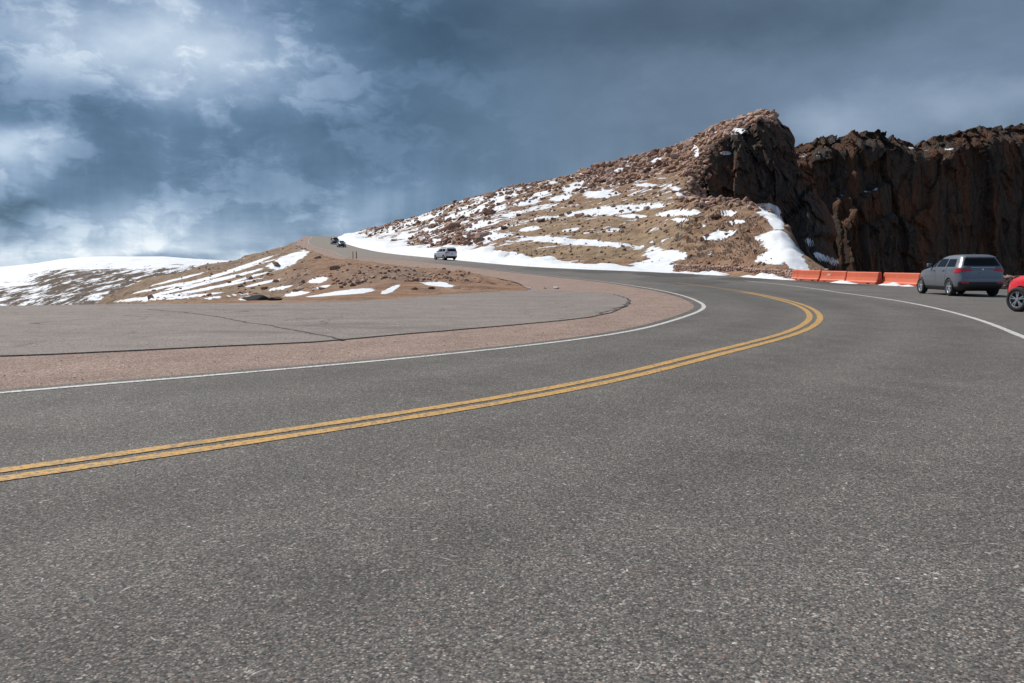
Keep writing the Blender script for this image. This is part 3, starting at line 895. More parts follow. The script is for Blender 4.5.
H1 = (TT > 5.0) & (TT < 9.4)
for a in [(618, 209.5, 52, 4, -.10), (673, 213, 18, 3, -.1), (632, 216, 15, 1.8, .02), (681, 219.5, 9, 1.8, 0), (577, 241.8, 56, 3.2, .075), (664, 255, 21, 7, .05), (655, 265, 22, 6, 0),
          (600, 194, 18, 4.5, -.1), (577, 187, 16, 5, -.2), (528, 203, 13, 3, -.1), (561, 198, 14, 3, -.1), (530, 229, 11, 2.2, -.1), (570, 230, 8, 1.6, -.1), (613, 230, 7, 1.8, -.1),
          (681, 192, 11, 4, .5), (646, 185, 11, 1.8, .02), (421, 219.8, 26, 2, -.31), (430, 227, 8, 7, -.3), (465, 213.5, 10, 3, -.1), (450, 217, 8, 3, -.3), (480, 209, 7, 4, -.2),
          (478, 225, 12, 4, -.25), (502, 198, 19, 3, -.27), (512, 214, 10, 3, -.2), (500, 208, 7, 2.5, -.2), (406, 236, 10, 3.5, -.1), (385, 241, 7, 3, -.3), (435, 242, 9, 4, -.3),
          (463, 237, 9, 3, -.1), (490, 236.5, 23, 3, -.12), (545, 218, 14, 1.8, -.1), (540, 194, 12, 2.2, -.25), (628, 160, 8, 2.5, -.3), (610, 172, 9, 2.5, -.2), (655, 160, 6, 2.5, -.2),
          (650, 148, 6, 2, -.3), (735, 131, 12, 3.2, 0), (696, 152, 4, 6, .6), (726, 153, 5, 2, 0), (682, 195, 6, 4, .3), (769, 210, 15, 7, .1), (781, 248, 22, 13, .45), (772, 259, 18, 7, .1),
          (795, 262, 14, 8, .4), (718, 235, 17, 3.6, -.2), (737, 222, 9, 2.2, -.1), (691, 213, 10, 2.5, -.1), (707, 203, 6, 2, 0), (728, 213, 9, 2, 0), (809, 241, 4, 1.6, .3), (821, 257, 6, 2.4, .2),
          (845, 265, 9, 1.8, .45), (832, 262, 6, 1.4, .4), (683, 258, 6, 2, 0)]:
    blob(*a[:5], amt=0.95, sel=H1, soft=1.75)
for a in [(318, 280, 12, 3.5, -.15), (342, 293.5, 38, 4.2, -.12), (390, 290, 12, 3, -.45), (438, 284.5, 20, 2.4, .12), (323, 287, 10, 2, -.2), (297, 294, 14, 2.5, -.15), (246, 298, 9, 2, -.15),
          (287, 261, 25, 8.5, -.42), (205, 283, 78, 2.3, -.24), (200, 290, 70, 2.0, -.19), (215, 276, 60, 2.2, -.28), (150, 298, 42, 2.4, -.1), (236, 269, 46, 2.4, -.35), (262, 283, 22, 1.8, -.22), (280, 288, 16, 1.8, -.2), (225, 296, 30, 1.4, -.12), (178, 279, 30, 1.6, -.25), (165, 287, 34, 1.5, -.2), (192, 296, 40, 1.5, -.12), (250, 277, 30, 1.5, -.28), (440, 283, 10, 1.5, .1)]:
    blob(a[0], a[1], a[2], a[3] * (0.85 if a[2] > 20 else 1.0), a[4], amt=1.12, sel=(TT > 1.0) & (TT < 9.4))
# ploughed snow beside the climbing lane
d_out = np.full(P2.shape[0], 99.0)
sel = near & (P2[:, 1] > 60)
d_out[sel] = dist_line(P2[sel], OUTER_FAR[::2])
d_out = d_out.reshape(X.shape)
rightof = TT > 4.95
band = sstep(5.5, 3.5, d_out) * rightof * sstep(690, 660, PXm) * front * sstep(360, 300, Y)
snow = np.maximum(snow, 1.6 * band)
snow *= (w > 0.02) * (1 - 0.93 * crag)
for a in [(735, 131, 13, 3.2, 0), (726, 153, 6, 2, 0), (696, 151, 5, 6, .6), (809, 241, 5, 1.8, .3), (821, 257, 7, 2.6, .25), (845, 265, 10, 2.0, .45), (832, 261, 7, 1.6, .4), (790, 256, 14, 11, .5), (782, 243, 14, 12, .4), (768, 209, 14, 6, .15), (776, 222, 9, 7, .3)]:
    blob(*a, amt=1.9, sel=(TT > 5.06) & (TT < 9.4))

turf = np.clip(sstep(470, 540, PXm) * sstep(720, 650, PXm) * sstep(5.15, 5.6, TT) * sstep(8.2, 7.0, TT) + 0.25 + 0.7 * fbm(X / 25, Y / 25, 0, 3, 61), 0, 1)
turf = np.maximum(turf, np.clip(lf * (0.7 + 0.4 * fbm(X / 20, Y / 20, 0, 2, 8)), 0, 1) * sstep(300, 270, PXm))
turf = turf * sstep(5.25, 5.5, TT + 0.15 * fbm(X / 6, Y / 6, 0, 3, 18)) + turf * (TT < 5.0)
turf = np.where(TT < 4.6, np.clip(turf - 0.8 * (PXm > 290), 0, 1), turf)
grit0 = lf * (0.35 + 0.5 * fbm(X / 9, Y / 14, 0, 3, 29))
grit = np.clip(sstep(325, 350, PXm) * sstep(440, 410, PXm) * sstep(2.1, 2.8, TT) * sstep(4.3, 3.6, TT) * (0.55 + 0.6 * fbm(X / 4, Y / 4, 0, 3, 19)), 0, 1) * front
grit = np.maximum(grit, np.clip(grit0, 0, 0.9))

m_terrain = terrain_mat('mountain_soil')
verts = np.stack([X, Y, Zf], -1)               # nc x nr x 3
Vt = verts.reshape(-1, 3)
Ft = grid_faces(nc, nr, False)[:, ::-1]
terrain = mesh_obj('terrain', Vt, Ft, m_terrain, kind='structure')
for nm, arr in (('snow', snow), ('turf', turf), ('grit', grit), ('crag', crag)):
    at = terrain.data.attributes.new(nm, 'FLOAT', 'POINT')
    at.data.foreach_set('value', np.ascontiguousarray(arr, dtype=np.float32).ravel())
cf = (crag.ravel() > 0.25)[Ft].any(1)
terrain.data.polygons.foreach_set('use_smooth', ~cf)
BV = BVHTree.FromPolygons([tuple(v) for v in Vt.tolist()], [tuple(f) for f in Ft.tolist()])


def gz(x, y):
    h = BV.ray_cast(Vector((float(x), float(y), 400.0)), Vector((0, 0, -1)))
    return h[0].z if h[0] is not None else 0.0


def hit(px, py):
    """the ground point seen along a sight line"""
    u, v = uv_of(px, py)
    d = Vector((u, 1.0, v)).normalized()
    h = BV.ray_cast(Vector((0, 0, H)) + d * 12, d)
    return h[0]


# ------------------------------------------------------------------ the snowy hill far off on the left
def far_hill():
    sky = [(-500, 292), (-150, 273), (0, 266.8), (32, 263.6), (64, 259), (106, 256.6), (155, 256.4), (193, 258.6), (232, 260.8), (275, 264), (340, 273), (420, 285)]
    pxs = np.arange(-500, 420, 1.6)
    sy = pchip([s[0] for s in sky], [s[1] for s in sky], pxs)
    u = np.array([uv_of(p, 264)[0] for p in pxs])
    Ysky = 520 + 40 * np.sin(pxs / 90.0)
    zs = np.array([H + uv_of(p, q)[1] * y for p, q, y in zip(pxs, sy, Ysky)])
    nrow = 150
    t = np.linspace(0, 1.35, nrow)
    Y0 = 235.0
    Yg = Y0 + (Ysky[:, None] - Y0) * t[None]
    prof = np.where(t <= 1, 1 - (1 - np.clip(t, 0, 1)) ** 1.7, 1 - 3.0 * (t - 1) ** 1.3)
    zb = -24.0
    Zg = zb + (zs[:, None] - zb) * prof[None]
    Xg = u[:, None] * Yg
    Zg = Zg + (1.3 * fbm(Xg / 40, Yg / 40, 0, 5, 3) + 0.5 * fbm(Xg / 9, Yg / 9, 0, 3, 5)) * sstep(0, .1, t)[None] * (1 - 0.75 * sstep(.75, 1.0, t)[None])
    px2, py2 = project(Xg, Yg, Zg)
    s = 0.50 + 0.55 * sstep(275, 261, py2 - 0.02 * (100 - px2)) + 0.75 * sstep(46, 10, px2) * sstep(292, 272, py2)
    s = s - 0.5 * sstep(150, 260, px2) * sstep(262, 268, py2)
    s = s - 0.10 * sstep(30, 60, px2) * sstep(140, 110, px2) * sstep(264, 272, py2)
    o = mesh_obj('snowy_hill', np.stack([Xg, Yg, Zg], -1), grid_faces(len(pxs), nrow)[:, ::-1], terrain_mat('snowy_hillside', True), kind='structure')
    at = o.data.attributes.new('snow', 'FLOAT', 'POINT')
    at.data.foreach_set('value', np.ascontiguousarray(s, dtype=np.float32).ravel())


far_hill()


# ------------------------------------------------------------------ the dark rock wall across the gulf
def far_cliff():
    sky = [(700, 150), (760, 146), (792, 146), (800, 143), (812, 137), (822, 133), (840, 129), (852, 126), (866, 123.5), (882, 122), (900, 123), (912, 124), (925, 128), (931, 131),
           (934, 137.5), (945, 137), (956, 129), (964, 127), (976, 123), (992, 120), (1008, 117.5), (1024, 117), (1060, 113), (1120, 118), (1200, 112), (1320, 125)]
    pxs = np.arange(715, 1320, 0.95)
    sy = np.interp(pxs, [s[0] for s in sky], [s[1] for s in sky])
    u = np.array([uv_of(p, 264)[0] for p in pxs])
    Yb = np.interp(pxs, [700, 800, 870, 930, 945, 1024, 1100, 1320], [330, 312, 302, 308, 322, 332, 340, 355])
    top = np.array([H + uv_of(p, q)[1] * y for p, q, y in zip(pxs, sy, Yb)])
    cells = np.floor(u * 340 / 2.4)
    top = top + 0.9 * _hash(cells, cells * 0, cells * 0, 9) + 0.5 * _hash(np.floor(u * 340 / .9), cells * 0, cells * 0, 4)
    nrow = 330
    t = np.linspace(0, 1, nrow)
    bot = -62.0
    Zc = bot + (top[:, None] - bot) * t[None]
    U = np.broadcast_to(u[:, None], Zc.shape)
    A = U * 330
    PXc = np.broadcast_to(pxs[:, None], Zc.shape)
    D = np.zeros_like(Zc)
    wz = A + 0.12 * Zc + 5 * fbm(A / 40, Zc / 50, 1, 3, 77)
    D += 4.2 * fbm(wz / 30, Zc / 190, 0, 2, 41, 0.45, ridged=True)
    wf = wz + 1.6 * fbm(A / 8, Zc / 12, 3, 3, 52)
    D += 2.8 * facets(wf, Zc, 12.0, 52.0, 301, .55, .3) + 1.2 * facets(wf, Zc, 5.2, 19.0, 321, .5, .4)
    D += 0.5 * facets(wf, Zc, 1.9, 6.6, 341) + 0.2 * facets(wf, Zc, 0.9, 2.6, 361)
    # batter of the wall and the rounded rocky crest
    D += -(Zc - bot) * 0.16
    crest = sstep(0.90, 1.0, t)[None] + 0 * Zc
    D -= 9.0 * crest ** 2
    D += crest * 1.6 * facets(A, Zc, 2.6, 2.2, 381)
    pyc = project(U * Yb[:, None], Yb[:, None] + 0 * Zc, Zc)[1]
    # rock spurs standing out in front of the wall, their tops catch the sun
    for (xa, xb, pts, push) in [(846, 905, [(846, 224), (856, 211), (868, 199), (880, 189), (893, 181), (905, 180)], 4.5),
                                (836, 872, [(836, 186), (848, 176), (858, 170), (866, 166), (872, 170)], 3.5),
                                (862, 884, [(862, 233), (870, 224), (884, 222)], 5.0),
                                (838, 862, [(838, 205), (850, 193), (862, 196)], 4.5),
                                (935, 965, [(935, 142), (950, 141), (965, 144)], 4.0),
                                (880, 934, [(880, 222), (905, 212), (934, 236)], 3.5)]:
        ln = np.interp(pxs, [q[0] for q in pts], [q[1] for q in pts])[:, None] + 2.2 * fbm(A / 5, Zc * 0, 3, 3, 31)
        side = sstep(xa - 2, xa + 5, PXc) * sstep(xb + 3, xb - 4, PXc)
        D += push * side * sstep(ln - 3.5, ln + 3.5, pyc)
    D += (6 * sstep(700, 300, PXc))
    Yc = Yb[:, None] - D
    Xc = U * Yb[:, None] + 0.0 * D
    # the top runs back from the edge as a plateau
    nb = 12
    back = np.linspace(0, 1, nb + 1)[1:]
    Xb = np.repeat(Xc[:, -1:], nb, 1) + back * 12; Ybk = Yc[:, -1:] + back * 110
    Zb = Zc[:, -1:] - back ** 1.5 * 40 + fbm(Xb / 6, Ybk / 6, 0, 3, 2) * 0.8 * back
    V = np.stack([np.hstack([Xc, Xb]), np.hstack([Yc, Ybk]), np.hstack([Zc, Zb])], -1)
    o = mesh_obj('cliff', V, grid_faces(len(pxs), nrow + nb)[:, ::-1], cliff_mat(), smooth=False, kind='structure')
    return V, pxs


CV, CPX = far_cliff()

# ------------------------------------------------------------------ paved and gravelled surfaces, painted lines
m_road = asphalt_mat(); m_lot = lot_mat(); m_grav = gravel_mat()
region('gravel', GRAVP, -0.014, m_grav)
road = region('road', ROADP, 0.0, m_road, near_grid=0.55)
rv = np.array([v.co[:2] for v in road.data.vertices])
dY = dist_line(rv, YEL[::12])
trk = sum(np.exp(-((dY - c0) / 0.42) ** 2) for c0 in (1.05, 2.75))
at = road.data.attributes.new('track', 'FLOAT', 'POINT')
at.data.foreach_set('value', trk.astype(np.float32))
region('parking_lot', LOTP, 0.006, m_lot, skirt=0.05)
m_white = paint_line_mat('white_road_paint', (0.60, 0.59, 0.56), 0.61)
m_yel = paint_line_mat('yellow_road_paint', (0.54, 0.30, 0.068), 0.60)
m_wornw = paint_line_mat('worn_white_road_paint', (0.50, 0.48, 0.45), 0.62)
m_worny = paint_line_mat('worn_yellow_road_paint', (0.34, 0.20, 0.075), 0.60)
ribbon('edge_line', curve(INNER[INNER[:, 1] < 62][::2], .08), 0, 0.115, 0.005, m_white)
ribbon('edge_line', INNER[INNER[:, 1] >= 61], 0, 0.13, 0.005, m_wornw)
ribbon('edge_line', OUTW, 0, 0.13, 0.005, m_white)
yi = np.arange(len(YEL))
tip = np.argmax(YEL[:, 0] > 1e9) if False else None
nearY = (YEL[:, 1] < 38)
last = np.where(nearY)[0].max()
for off in (0.115, -0.115):
    ribbon('centre_line', YEL[:last + 1], off, 0.135, 0.005, m_yel)
    ribbon('centre_line', YEL[last:], off, 0.108, 0.005, m_worny)

# tar-dark cracks in the old paving
m_crack = simple('crack_tar', (0.035, 0.032, 0.030), 0.9, var=0.3, vscale=8)


def crack(pts, wd, dz=0.010):
    c = curve(G(pts), 0.12)
    c = c + normals2(c) * (fbm(c[:, 0] * 1.6, c[:, 1] * 1.6, 0, 4, int(abs(pts[0][0])) % 50) * 0.14)[:, None]
    ww = wd * (0.75 + 0.6 * fbm(c[:, 0] * 5, c[:, 1] * 5, 0, 2, 4))
    nm = normals2(c)
    a = c + nm * ww[:, None] / 2; b = c - nm * ww[:, None] / 2
    V = np.vstack([np.column_stack([a, zr(a[:, 1]) + dz]), np.column_stack([b, zr(b[:, 1]) + dz])])
    n = len(c); i = np.arange(n - 1)
    mesh_obj('pavement_crack', V, np.stack([i, i + 1, n + i + 1, n + i], 1), m_crack, smooth=False, kind='structure')


crack([(150, 309.5), (200, 314.5), (235, 320.5), (270, 326.5), (300, 331.5), (345, 340)], 0.08)
crack([(600, 314.2), (617, 308.8), (627.5, 303.2), (625.5, 298), (614, 294.6)], 0.10)


# ------------------------------------------------------------------ rocks
def rock_geo(seed, sub, flat=0.75, cuts=13):
    bm = bmesh.new()
    bmesh.ops.create_icosphere(bm, subdivisions=sub, radius=1.0)
    P = np.array([v.co[:] for v in bm.verts])
    fcs = np.array([[v.index for v in f.verts] for f in bm.faces])
    bm.free()
    rg = np.random.default_rng(seed)
    P = P * (1 + 0.14 * fbm(P[:, 0] * 1.3, P[:, 1] * 1.3, P[:, 2] * 1.3, 3, seed)[:, None])
    for _ in range(cuts):
        d = rg.normal(size=3); d /= np.linalg.norm(d)
        lim = rg.uniform(0.40, 0.76)
        k = P @ d
        over = np.maximum(k - lim, 0)
        P = P - over[:, None] * d * 0.985
    P = P * np.array([rg.uniform(.85, 1.25), rg.uniform(.75, 1.0), flat * rg.uniform(.8, 1.15)])
    P = P * 1.15 * (1 + 0.03 * fbm(P[:, 0] * 5, P[:, 1] * 5, P[:, 2] * 5, 2, seed + 3)[:, None])
    return P, fcs


def pebble_mat():
    m, t, b = new_mat('pebble')
    c = t.ramp(t.attr('tone'), [(0, (0.16, 0.105, 0.082)), (0.45, (0.30, 0.205, 0.165)), (0.8, (0.38, 0.29, 0.25)), (1, (0.55, 0.52, 0.48))])
    t.put(b, 'Base Color', c); t.put(b, 'Roughness', 0.95); t.put(b, 'Specular IOR Level', 0.2)
    return m


m_pebble = pebble_mat()
m_boulder = boulder_mat(); m_scree = scree_mat()
ROCKS = [rock_geo(100 + i, 3, cuts=15) for i in range(9)]
rock_meshes = []
for i, (P, fc) in enumerate(ROCKS):
    me = bpy.data.meshes.new('boulder')
    me.from_pydata(P.tolist(), [], fc.tolist()); me.update()
    me.materials.append(m_boulder)
    rock_meshes.append(me)


def boulder(pos, s, rot, label, group, k=None, name='boulder', cat='boulder', sink=0.25):
    me = rock_meshes[k if k is not None else random.randrange(len(rock_meshes))]
    o = bpy.data.objects.new(name, me)
    COL.objects.link(o)
    sc = (s, s, s) if not isinstance(s, tuple) else s
    o.location = (pos[0], pos[1], pos[2] + sc[2] * (0.5 - sink))
    o.scale = sc
    o.rotation_euler = rot
    tag(o, label, cat, group)
    return o


special = [
    (452, 227, 13, (1.3, .8, .75), 'largest pink granite slab lying halfway up the slope above the white suv', -.25),
    (489, 213, 8.5, (1.0, .8, .95), 'rounded brown boulder on the slope between snow patches, right of the big slab', .1),
    (491, 195.5, 9, (1.3, .7, .7), 'dark boulder hump breaking the ridge skyline in the middle of the hill', 0),
    (482, 236, 11, (1.3, .8, .6), 'broad tan boulder below the snow, low on the slope right of the white suv', 0),
    (395, 241, 6.5, (1.0, .8, .85), 'dark red boulder just above the snow bank, left of the white suv', .2),
    (448, 240, 6.5, (1.1, .8, .9), 'upright brown boulder directly above the white suv', .1),
    (505, 227, 5, (1.2, .8, .75), 'small dark red boulder standing alone on the turf right of the white suv', 0),
    (421, 246, 8, (1.4, .8, .5), 'flat reddish boulder at the upper edge of the roadside snow bank', 0),
    (433, 226, 5, (.9, .8, 1.1), 'upright grey boulder at the left end of the big pink slab', 0),
    (787, 227, 6.5, (1.1, .8, .9), 'orange brown rock block beside the snow gully at the knoll edge', .3),
    (722, 203, 6, (1.2, .8, .75), 'pale blocky rock on the knoll top beneath the shaded crag', .1),
    (739, 203, 4.5, (.8, .8, 1.2), 'upright pink rock on the knoll top beneath the shaded crag', 0),
    (731, 204, 5, (1.2, .8, .7), 'leaning pale rock between two others on the knoll top', .3),
    (763, 114, 7, (1.2, .9, .9), 'summit block of layered rock at the very top of the peak', 0),
    (744, 118, 7, (1.3, .9, .8), 'wide pink boulder on the ridge just left of the summit block', 0),
    (336, 268, 7, (1.1, .8, .95), 'pinkish boulder sticking out of the dirt bank left of the two posts', -.2),
    (318, 257, 5, (1.0, .8, .9), 'brown rock in the dirt bank just under the road shoulder', 0),
    (277, 264, 6, (1.2, .8, .8), 'reddish rock in the snow on the left flank of the dirt bank', .3),
    (415, 288, 5, (1.1, .8, .8), 'dark brown rock at the foot of the dirt bank by the parking lot', 0),
    (431, 287.5, 4, (1.0, .8, .8), 'brown rock under the snow streak at the right end of the bank', 0),
]
for i, (px, py, hw, sh, lab, tilt) in enumerate(special):
    p = hit(px, py + 1.5)
    if p is None:
        continue
    s = hw * p.y / F * 0.95
    boulder(p, (s * sh[0] / 1.1, s * sh[1], s * sh[2]), (random.uniform(-.15, .15), tilt, random.uniform(-.5, .5)), lab, None, k=i % 9, sink=0.3)

# the low black rock at the edge of the lot
p = hit(258, 300.2)
o = boulder((p.x, p.y, p.z), (0.62, 0.3, 0.22), (0, 0, 0.1), 'low blackish rock at the far edge of the parking lot below the snow streaks', None, k=2, sink=0.3)
m_black = simple('dark_rock', (0.026, 0.027, 0.032), 0.9, var=0.4, vscale=4)
o.material_slots[0].link = 'OBJECT'; o.material_slots[0].material = m_black
p = hit(276, 300.2)
o = boulder((p.x, p.y, p.z), (0.34, 0.28, 0.2), (0.1, 0, 1.0), 'small dark brown rock touching the blackish rock by the parking lot', None, k=4, sink=0.3)
m_brown = simple('dark_brown_rock', (0.045, 0.03, 0.024), 0.9, var=0.4, vscale=4)
o.material_slots[0].link = 'OBJECT'; o.material_slots[0].material = m_brown

# pale stones on the gravel where the lot meets the road
m_pale = simple('pale_stone', (0.52, 0.50, 0.47), 0.9, var=0.25, vscale=6)
for (px, py, s, lab) in [(529, 289.2, .13, 'pale stone at the tip of the dirt bank, left of two others on the gravel'), (545, 288.4, .10, 'smallest pale stone, in the middle of three on the gravel'), (556, 288.6, .15, 'largest pale stone on the gravel, nearest the road')]:
    q = ground_at(px, py)
    o = boulder((q[0], q[1], zr(q[1])), (s * 1.3, s, s), (0, 0, px), lab, None, k=int(px) % 9, name='stone', cat='stone')
    o.material_slots[0].link = 'OBJECT'; o.material_slots[0].material = m_pale

# boulders that look alike, scattered over the hill
cidx = np.where((th_all > math.atan(uv_of(345, 264)[0])) & (th_all < math.atan(uv_of(776, 264)[0])))[0]


def pick(px, t):
    j = int(np.argmin(np.abs(th_all - math.atan(uv_of(px, 264)[0]))))
    i = int(np.argmin(np.abs(tt - t)))
    return verts[j, i], snow[j, i]


def pick_bare(pxr, tr):
    for _ in range(6):
        p, sn = pick(random.uniform(*pxr), random.uniform(*tr))
        if sn < 0.8 or random.random() < .25:
            break
    return p


grp_def = [
    # count, px range, t range, size range, label, group
    (95, (590, 768), (8.25, 9.02), (0.75, 1.7), 'pink brown boulder in the rockfield along the upper ridge below the peak', 'boulders along the upper ridge'),
    (40, (370, 590), (8.3, 9.02), (0.5, 1.3), 'brown boulder on the lower left ridge line of the hill', 'boulders on the lower ridge'),
    (48, (480, 690), (7.0, 8.25), (0.4, 1.1), 'tan boulder among snow streaks in the middle of the hillside', 'boulders on the middle slope'),
    (30, (405, 480), (6.3, 8.3), (0.55, 1.4), 'reddish boulder in the snowy slope above the roadside snow bank', 'boulders above the snow bank'),
    (35, (670, 765), (5.25, 6.0), (0.25, 0.6), 'brown rock on the front slope of the knoll behind the stone wall', 'rocks on the knoll'),
    (14, (215, 300), (3.4, 8.5), (0.3, 0.8), 'brown rock in the snow streaks on the left flank of the bank', 'rocks on the left flank'),
    (10, (330, 440), (2.4, 3.9), (0.12, 0.3), 'small brown rock in the dirt bank above the parking lot', 'rocks in the dirt bank'),
]
for (cnt, (pa, pb), (ta, tb), (sa, sb), lab, grp) in grp_def:
    for _ in range(cnt):
        p = pick_bare((pa, pb), (ta, tb))
        s = sa + (sb - sa) * random.random() ** 1.8
        boulder(p, (s, s * random.uniform(.75, 1), s * random.uniform(.6, .95)), (random.uniform(-.35, .35), random.uniform(-.35, .35), random.uniform(0, 6.28)), lab, grp, sink=0.28)

# countless smaller stones: one mass
LOW = [rock_geo(300 + i, 2, cuts=12) for i in range(8)]
allV, allF, allT = [], [], []
base_i = 0


def scatter(cnt, pxr, tr, sr, powr=2.0):
    global base_i
    for _ in range(cnt):
        p = pick_bare(pxr, tr)
        s = sr[0] + (sr[1] - sr[0]) * random.random() ** powr
        P, fc = LOW[random.randrange(8)]
        a = random.uniform(0, 6.28); b = random.uniform(-.4, .4)
        ca, sa = math.cos(a), math.sin(a); cb, sb = math.cos(b), math.sin(b)
        Mx = np.array([[ca, -sa, 0], [sa, ca, 0], [0, 0, 1]]) @ np.array([[cb, 0, sb], [0, 1, 0], [-sb, 0, cb]])
        V = (P * s) @ Mx.T + np.array([p[0], p[1], p[2] + s * 0.22])
        allV.append(V); allF.append(fc + base_i); base_i += len(V)
        allT.append(np.full(len(V), random.random()))


scatter(1500, (580, 772), (8.1, 9.03), (0.25, 0.95))
scatter(900, (360, 600), (8.1, 9.03), (0.2, 0.75))
scatter(520, (480, 700), (6.4, 8.2), (0.12, 0.42))
scatter(450, (410, 490), (6.1, 8.2), (0.2, 0.7))
scatter(420, (500, 775), (5.12, 6.3), (0.08, 0.30))
scatter(120, (695, 775), (5.9, 6.08), (0.25, 0.6))
scatter(260, (680, 708), (6.3, 8.3), (0.25, 0.8))
scatter(110, (706, 772), (7.98, 8.25), (0.3, 0.9))
scatter(260, (150, 312), (3.2, 9.0), (0.10, 0.42))
scatter(520, (312, 470), (2.3, 4.2), (0.05, 0.22), 3.0)
scatter(30, (803, 850), (5.2, 6.4), (0.15, 0.4))
scree = mesh_obj('scree', np.vstack(allV), np.vstack(allF), m_scree, smooth=False, kind='stuff')
at = scree.data.attributes.new('tone', 'FLOAT', 'POINT')
at.data.foreach_set('value', np.concatenate(allT).astype(np.float32))


def pebbles():
    V, Fc, T = [], [], []
    n0 = 0
    TINY = [rock_geo(500 + i, 1, cuts=9) for i in range(6)]
    c = INNER[(INNER[:, 1] < 45)]
    nm = normals2(c)
    s_ = 0
    while s_ < 1300:
        i = random.randrange(len(c))
        d = 0.05 + abs(random.gauss(0, 1.3)) if random.random() < .93 else random.uniform(-.5, 2.6)
        p = c[i] + nm[i] * d + np.array([random.uniform(-.3, .3), random.uniform(-.3, .3)])
        s_ += 1
        if not (-14 < p[0] < 12 and 7 < p[1] < 45):
            continue
        s = 0.005 + 0.012 * random.random() ** 4
        P, fc = TINY[random.randrange(6)]
        a = random.uniform(0, 6.28)
        V.append(np.stack([P[:, 0] * math.cos(a) - P[:, 1] * math.sin(a), P[:, 0] * math.sin(a) + P[:, 1] * math.cos(a), P[:, 2] * .6], 1) * s + np.array([p[0], p[1], s * .3 + .0]))
        Fc.append(fc + n0); n0 += len(P); T.append(np.full(len(P), random.random()))
    o = mesh_obj('loose_gravel', np.vstack(V), np.vstack(Fc), m_pebble, smooth=False, kind='stuff')
    at = o.data.attributes.new('tone', 'FLOAT', 'POINT'); at.data.foreach_set('value', (np.concatenate(T)).astype(np.float32))


pebbles()

# ------------------------------------------------------------------ snow beside the road
m_snow = snow_mat()


def snow_bank():
    c = OUTER_FAR[(OUTER_FAR[:, 1] > 82) & (OUTER_FAR[:, 1] < 318)][::2]
    nm = -normals2(c)                               # away from the road
    s = np.arange(len(c)) * 1.2
    fade = sstep(0, 10, s) * sstep(s[-1], s[-1] - 25, s)
    o = np.linspace(-0.1, 1, 15)
    wd = (3.9 + 3.2 * fbm(s / 7, s * 0, 0, 4, 2, .6)) * (0.5 + 0.5 * fade)
    wd *= (1 + sstep(110, 200, c[:, 1]) * 0.9)
    edge = 0.5 * fbm(s / 5, s * 0, 4, 3, 8)
    V = []
    for i in range(len(c)):
        for q in o:
            d = q * wd[i] + edge[i] + 0.45
            p = c[i] + nm[i] * d
            hgt = (0.62 + 0.25 * fbm(s[i] / 6, q * 2, 0, 3, 6)) * fade[i] * (math.sin(min(max(q, 0), 1) ** .6 * PI) ** .8)
            g = max(gz(p[0], p[1]), zr(p[1]) - 0.1)
            V.append((p[0], p[1], g - 0.06 + max(hgt, 0) + (0.20 * fbm(p[0] / 1.1, p[1] / 1.1, 0, 4, 9, .6) if 0 < q < 1 else -.1)))
    mesh_obj('snow_bank', V, grid_faces(len(c), len(o)), m_snow, kind='stuff')


snow_bank()


def snow_pile(a, b, wd, hgt, seed):
    a = np.array(a); b = np.array(b); L = np.linalg.norm(b - a); d = (b - a) / L; nrm = np.array([-d[1], d[0]])
    ns, nq = max(12, int(L / .15)), 12
    V = []
    for i in range(ns):
        s = i / (ns - 1)
        env = math.sin(PI * s) ** .6
        for j in range(nq):
            q = j / (nq - 1)
            ww = wd * (0.6 + .4 * env) * (1 + .35 * float(fbm(s * L, q, seed, 2, seed)))
            p = a + d * L * s + nrm * (q - .5) * ww
            hh = hgt * env * math.sin(PI * q) ** .8 * (1 + 1.3 * float(fbm(p[0] * 1.3, p[1] * 1.3, seed, 4, seed)))
            V.append((p[0], p[1], zr(p[1]) - .02 + max(hh, 0)))
    mesh_obj('snow_heap', V, grid_faces(ns, nq), m_snow, kind='stuff')


# ------------------------------------------------------------------ orange barriers
BA = np.array([uv_of(800, 264)[0] * 60.5, 60.5]); BB = np.array([uv_of(917, 264)[0] * 46.8, 46.8])


def on_barrier_line(px):
    u = uv_of(px, 264)[0]
    d = BB - BA
    t = (u * BA[1] - BA[0]) / (d[0] - u * d[1])
    return BA + d * t


def barrier_mat():
    m, t, b = new_mat('orange_barrier_plastic')
    P = t.coord()
    n = t.noise(P, 2.5, 5, 0.65)
    c = t.mix(n, (0.56, 0.098, 0.040), (0.68, 0.150, 0.066))
    dirt = t.ss(t.noise(P, 5, 5, 0.7), 0.58, 0.75)
    c = t.mix(t.math('MULTIPLY', dirt, 0.45), c, (0.38, 0.20, 0.13))
    t.put(b, 'Base Color', c); t.put(b, 'Roughness', 0.6)
    return m


m_bar = barrier_mat()
m_slot_shade = simple('slot_shade', (0.02, 0.02, 0.021), 0.75, var=0.3)  # near-black colour for the shade inside the forklift slots
m_faded = simple('faded_decal', (0.62, 0.42, 0.33), 0.7, var=0.2, vscale=8)


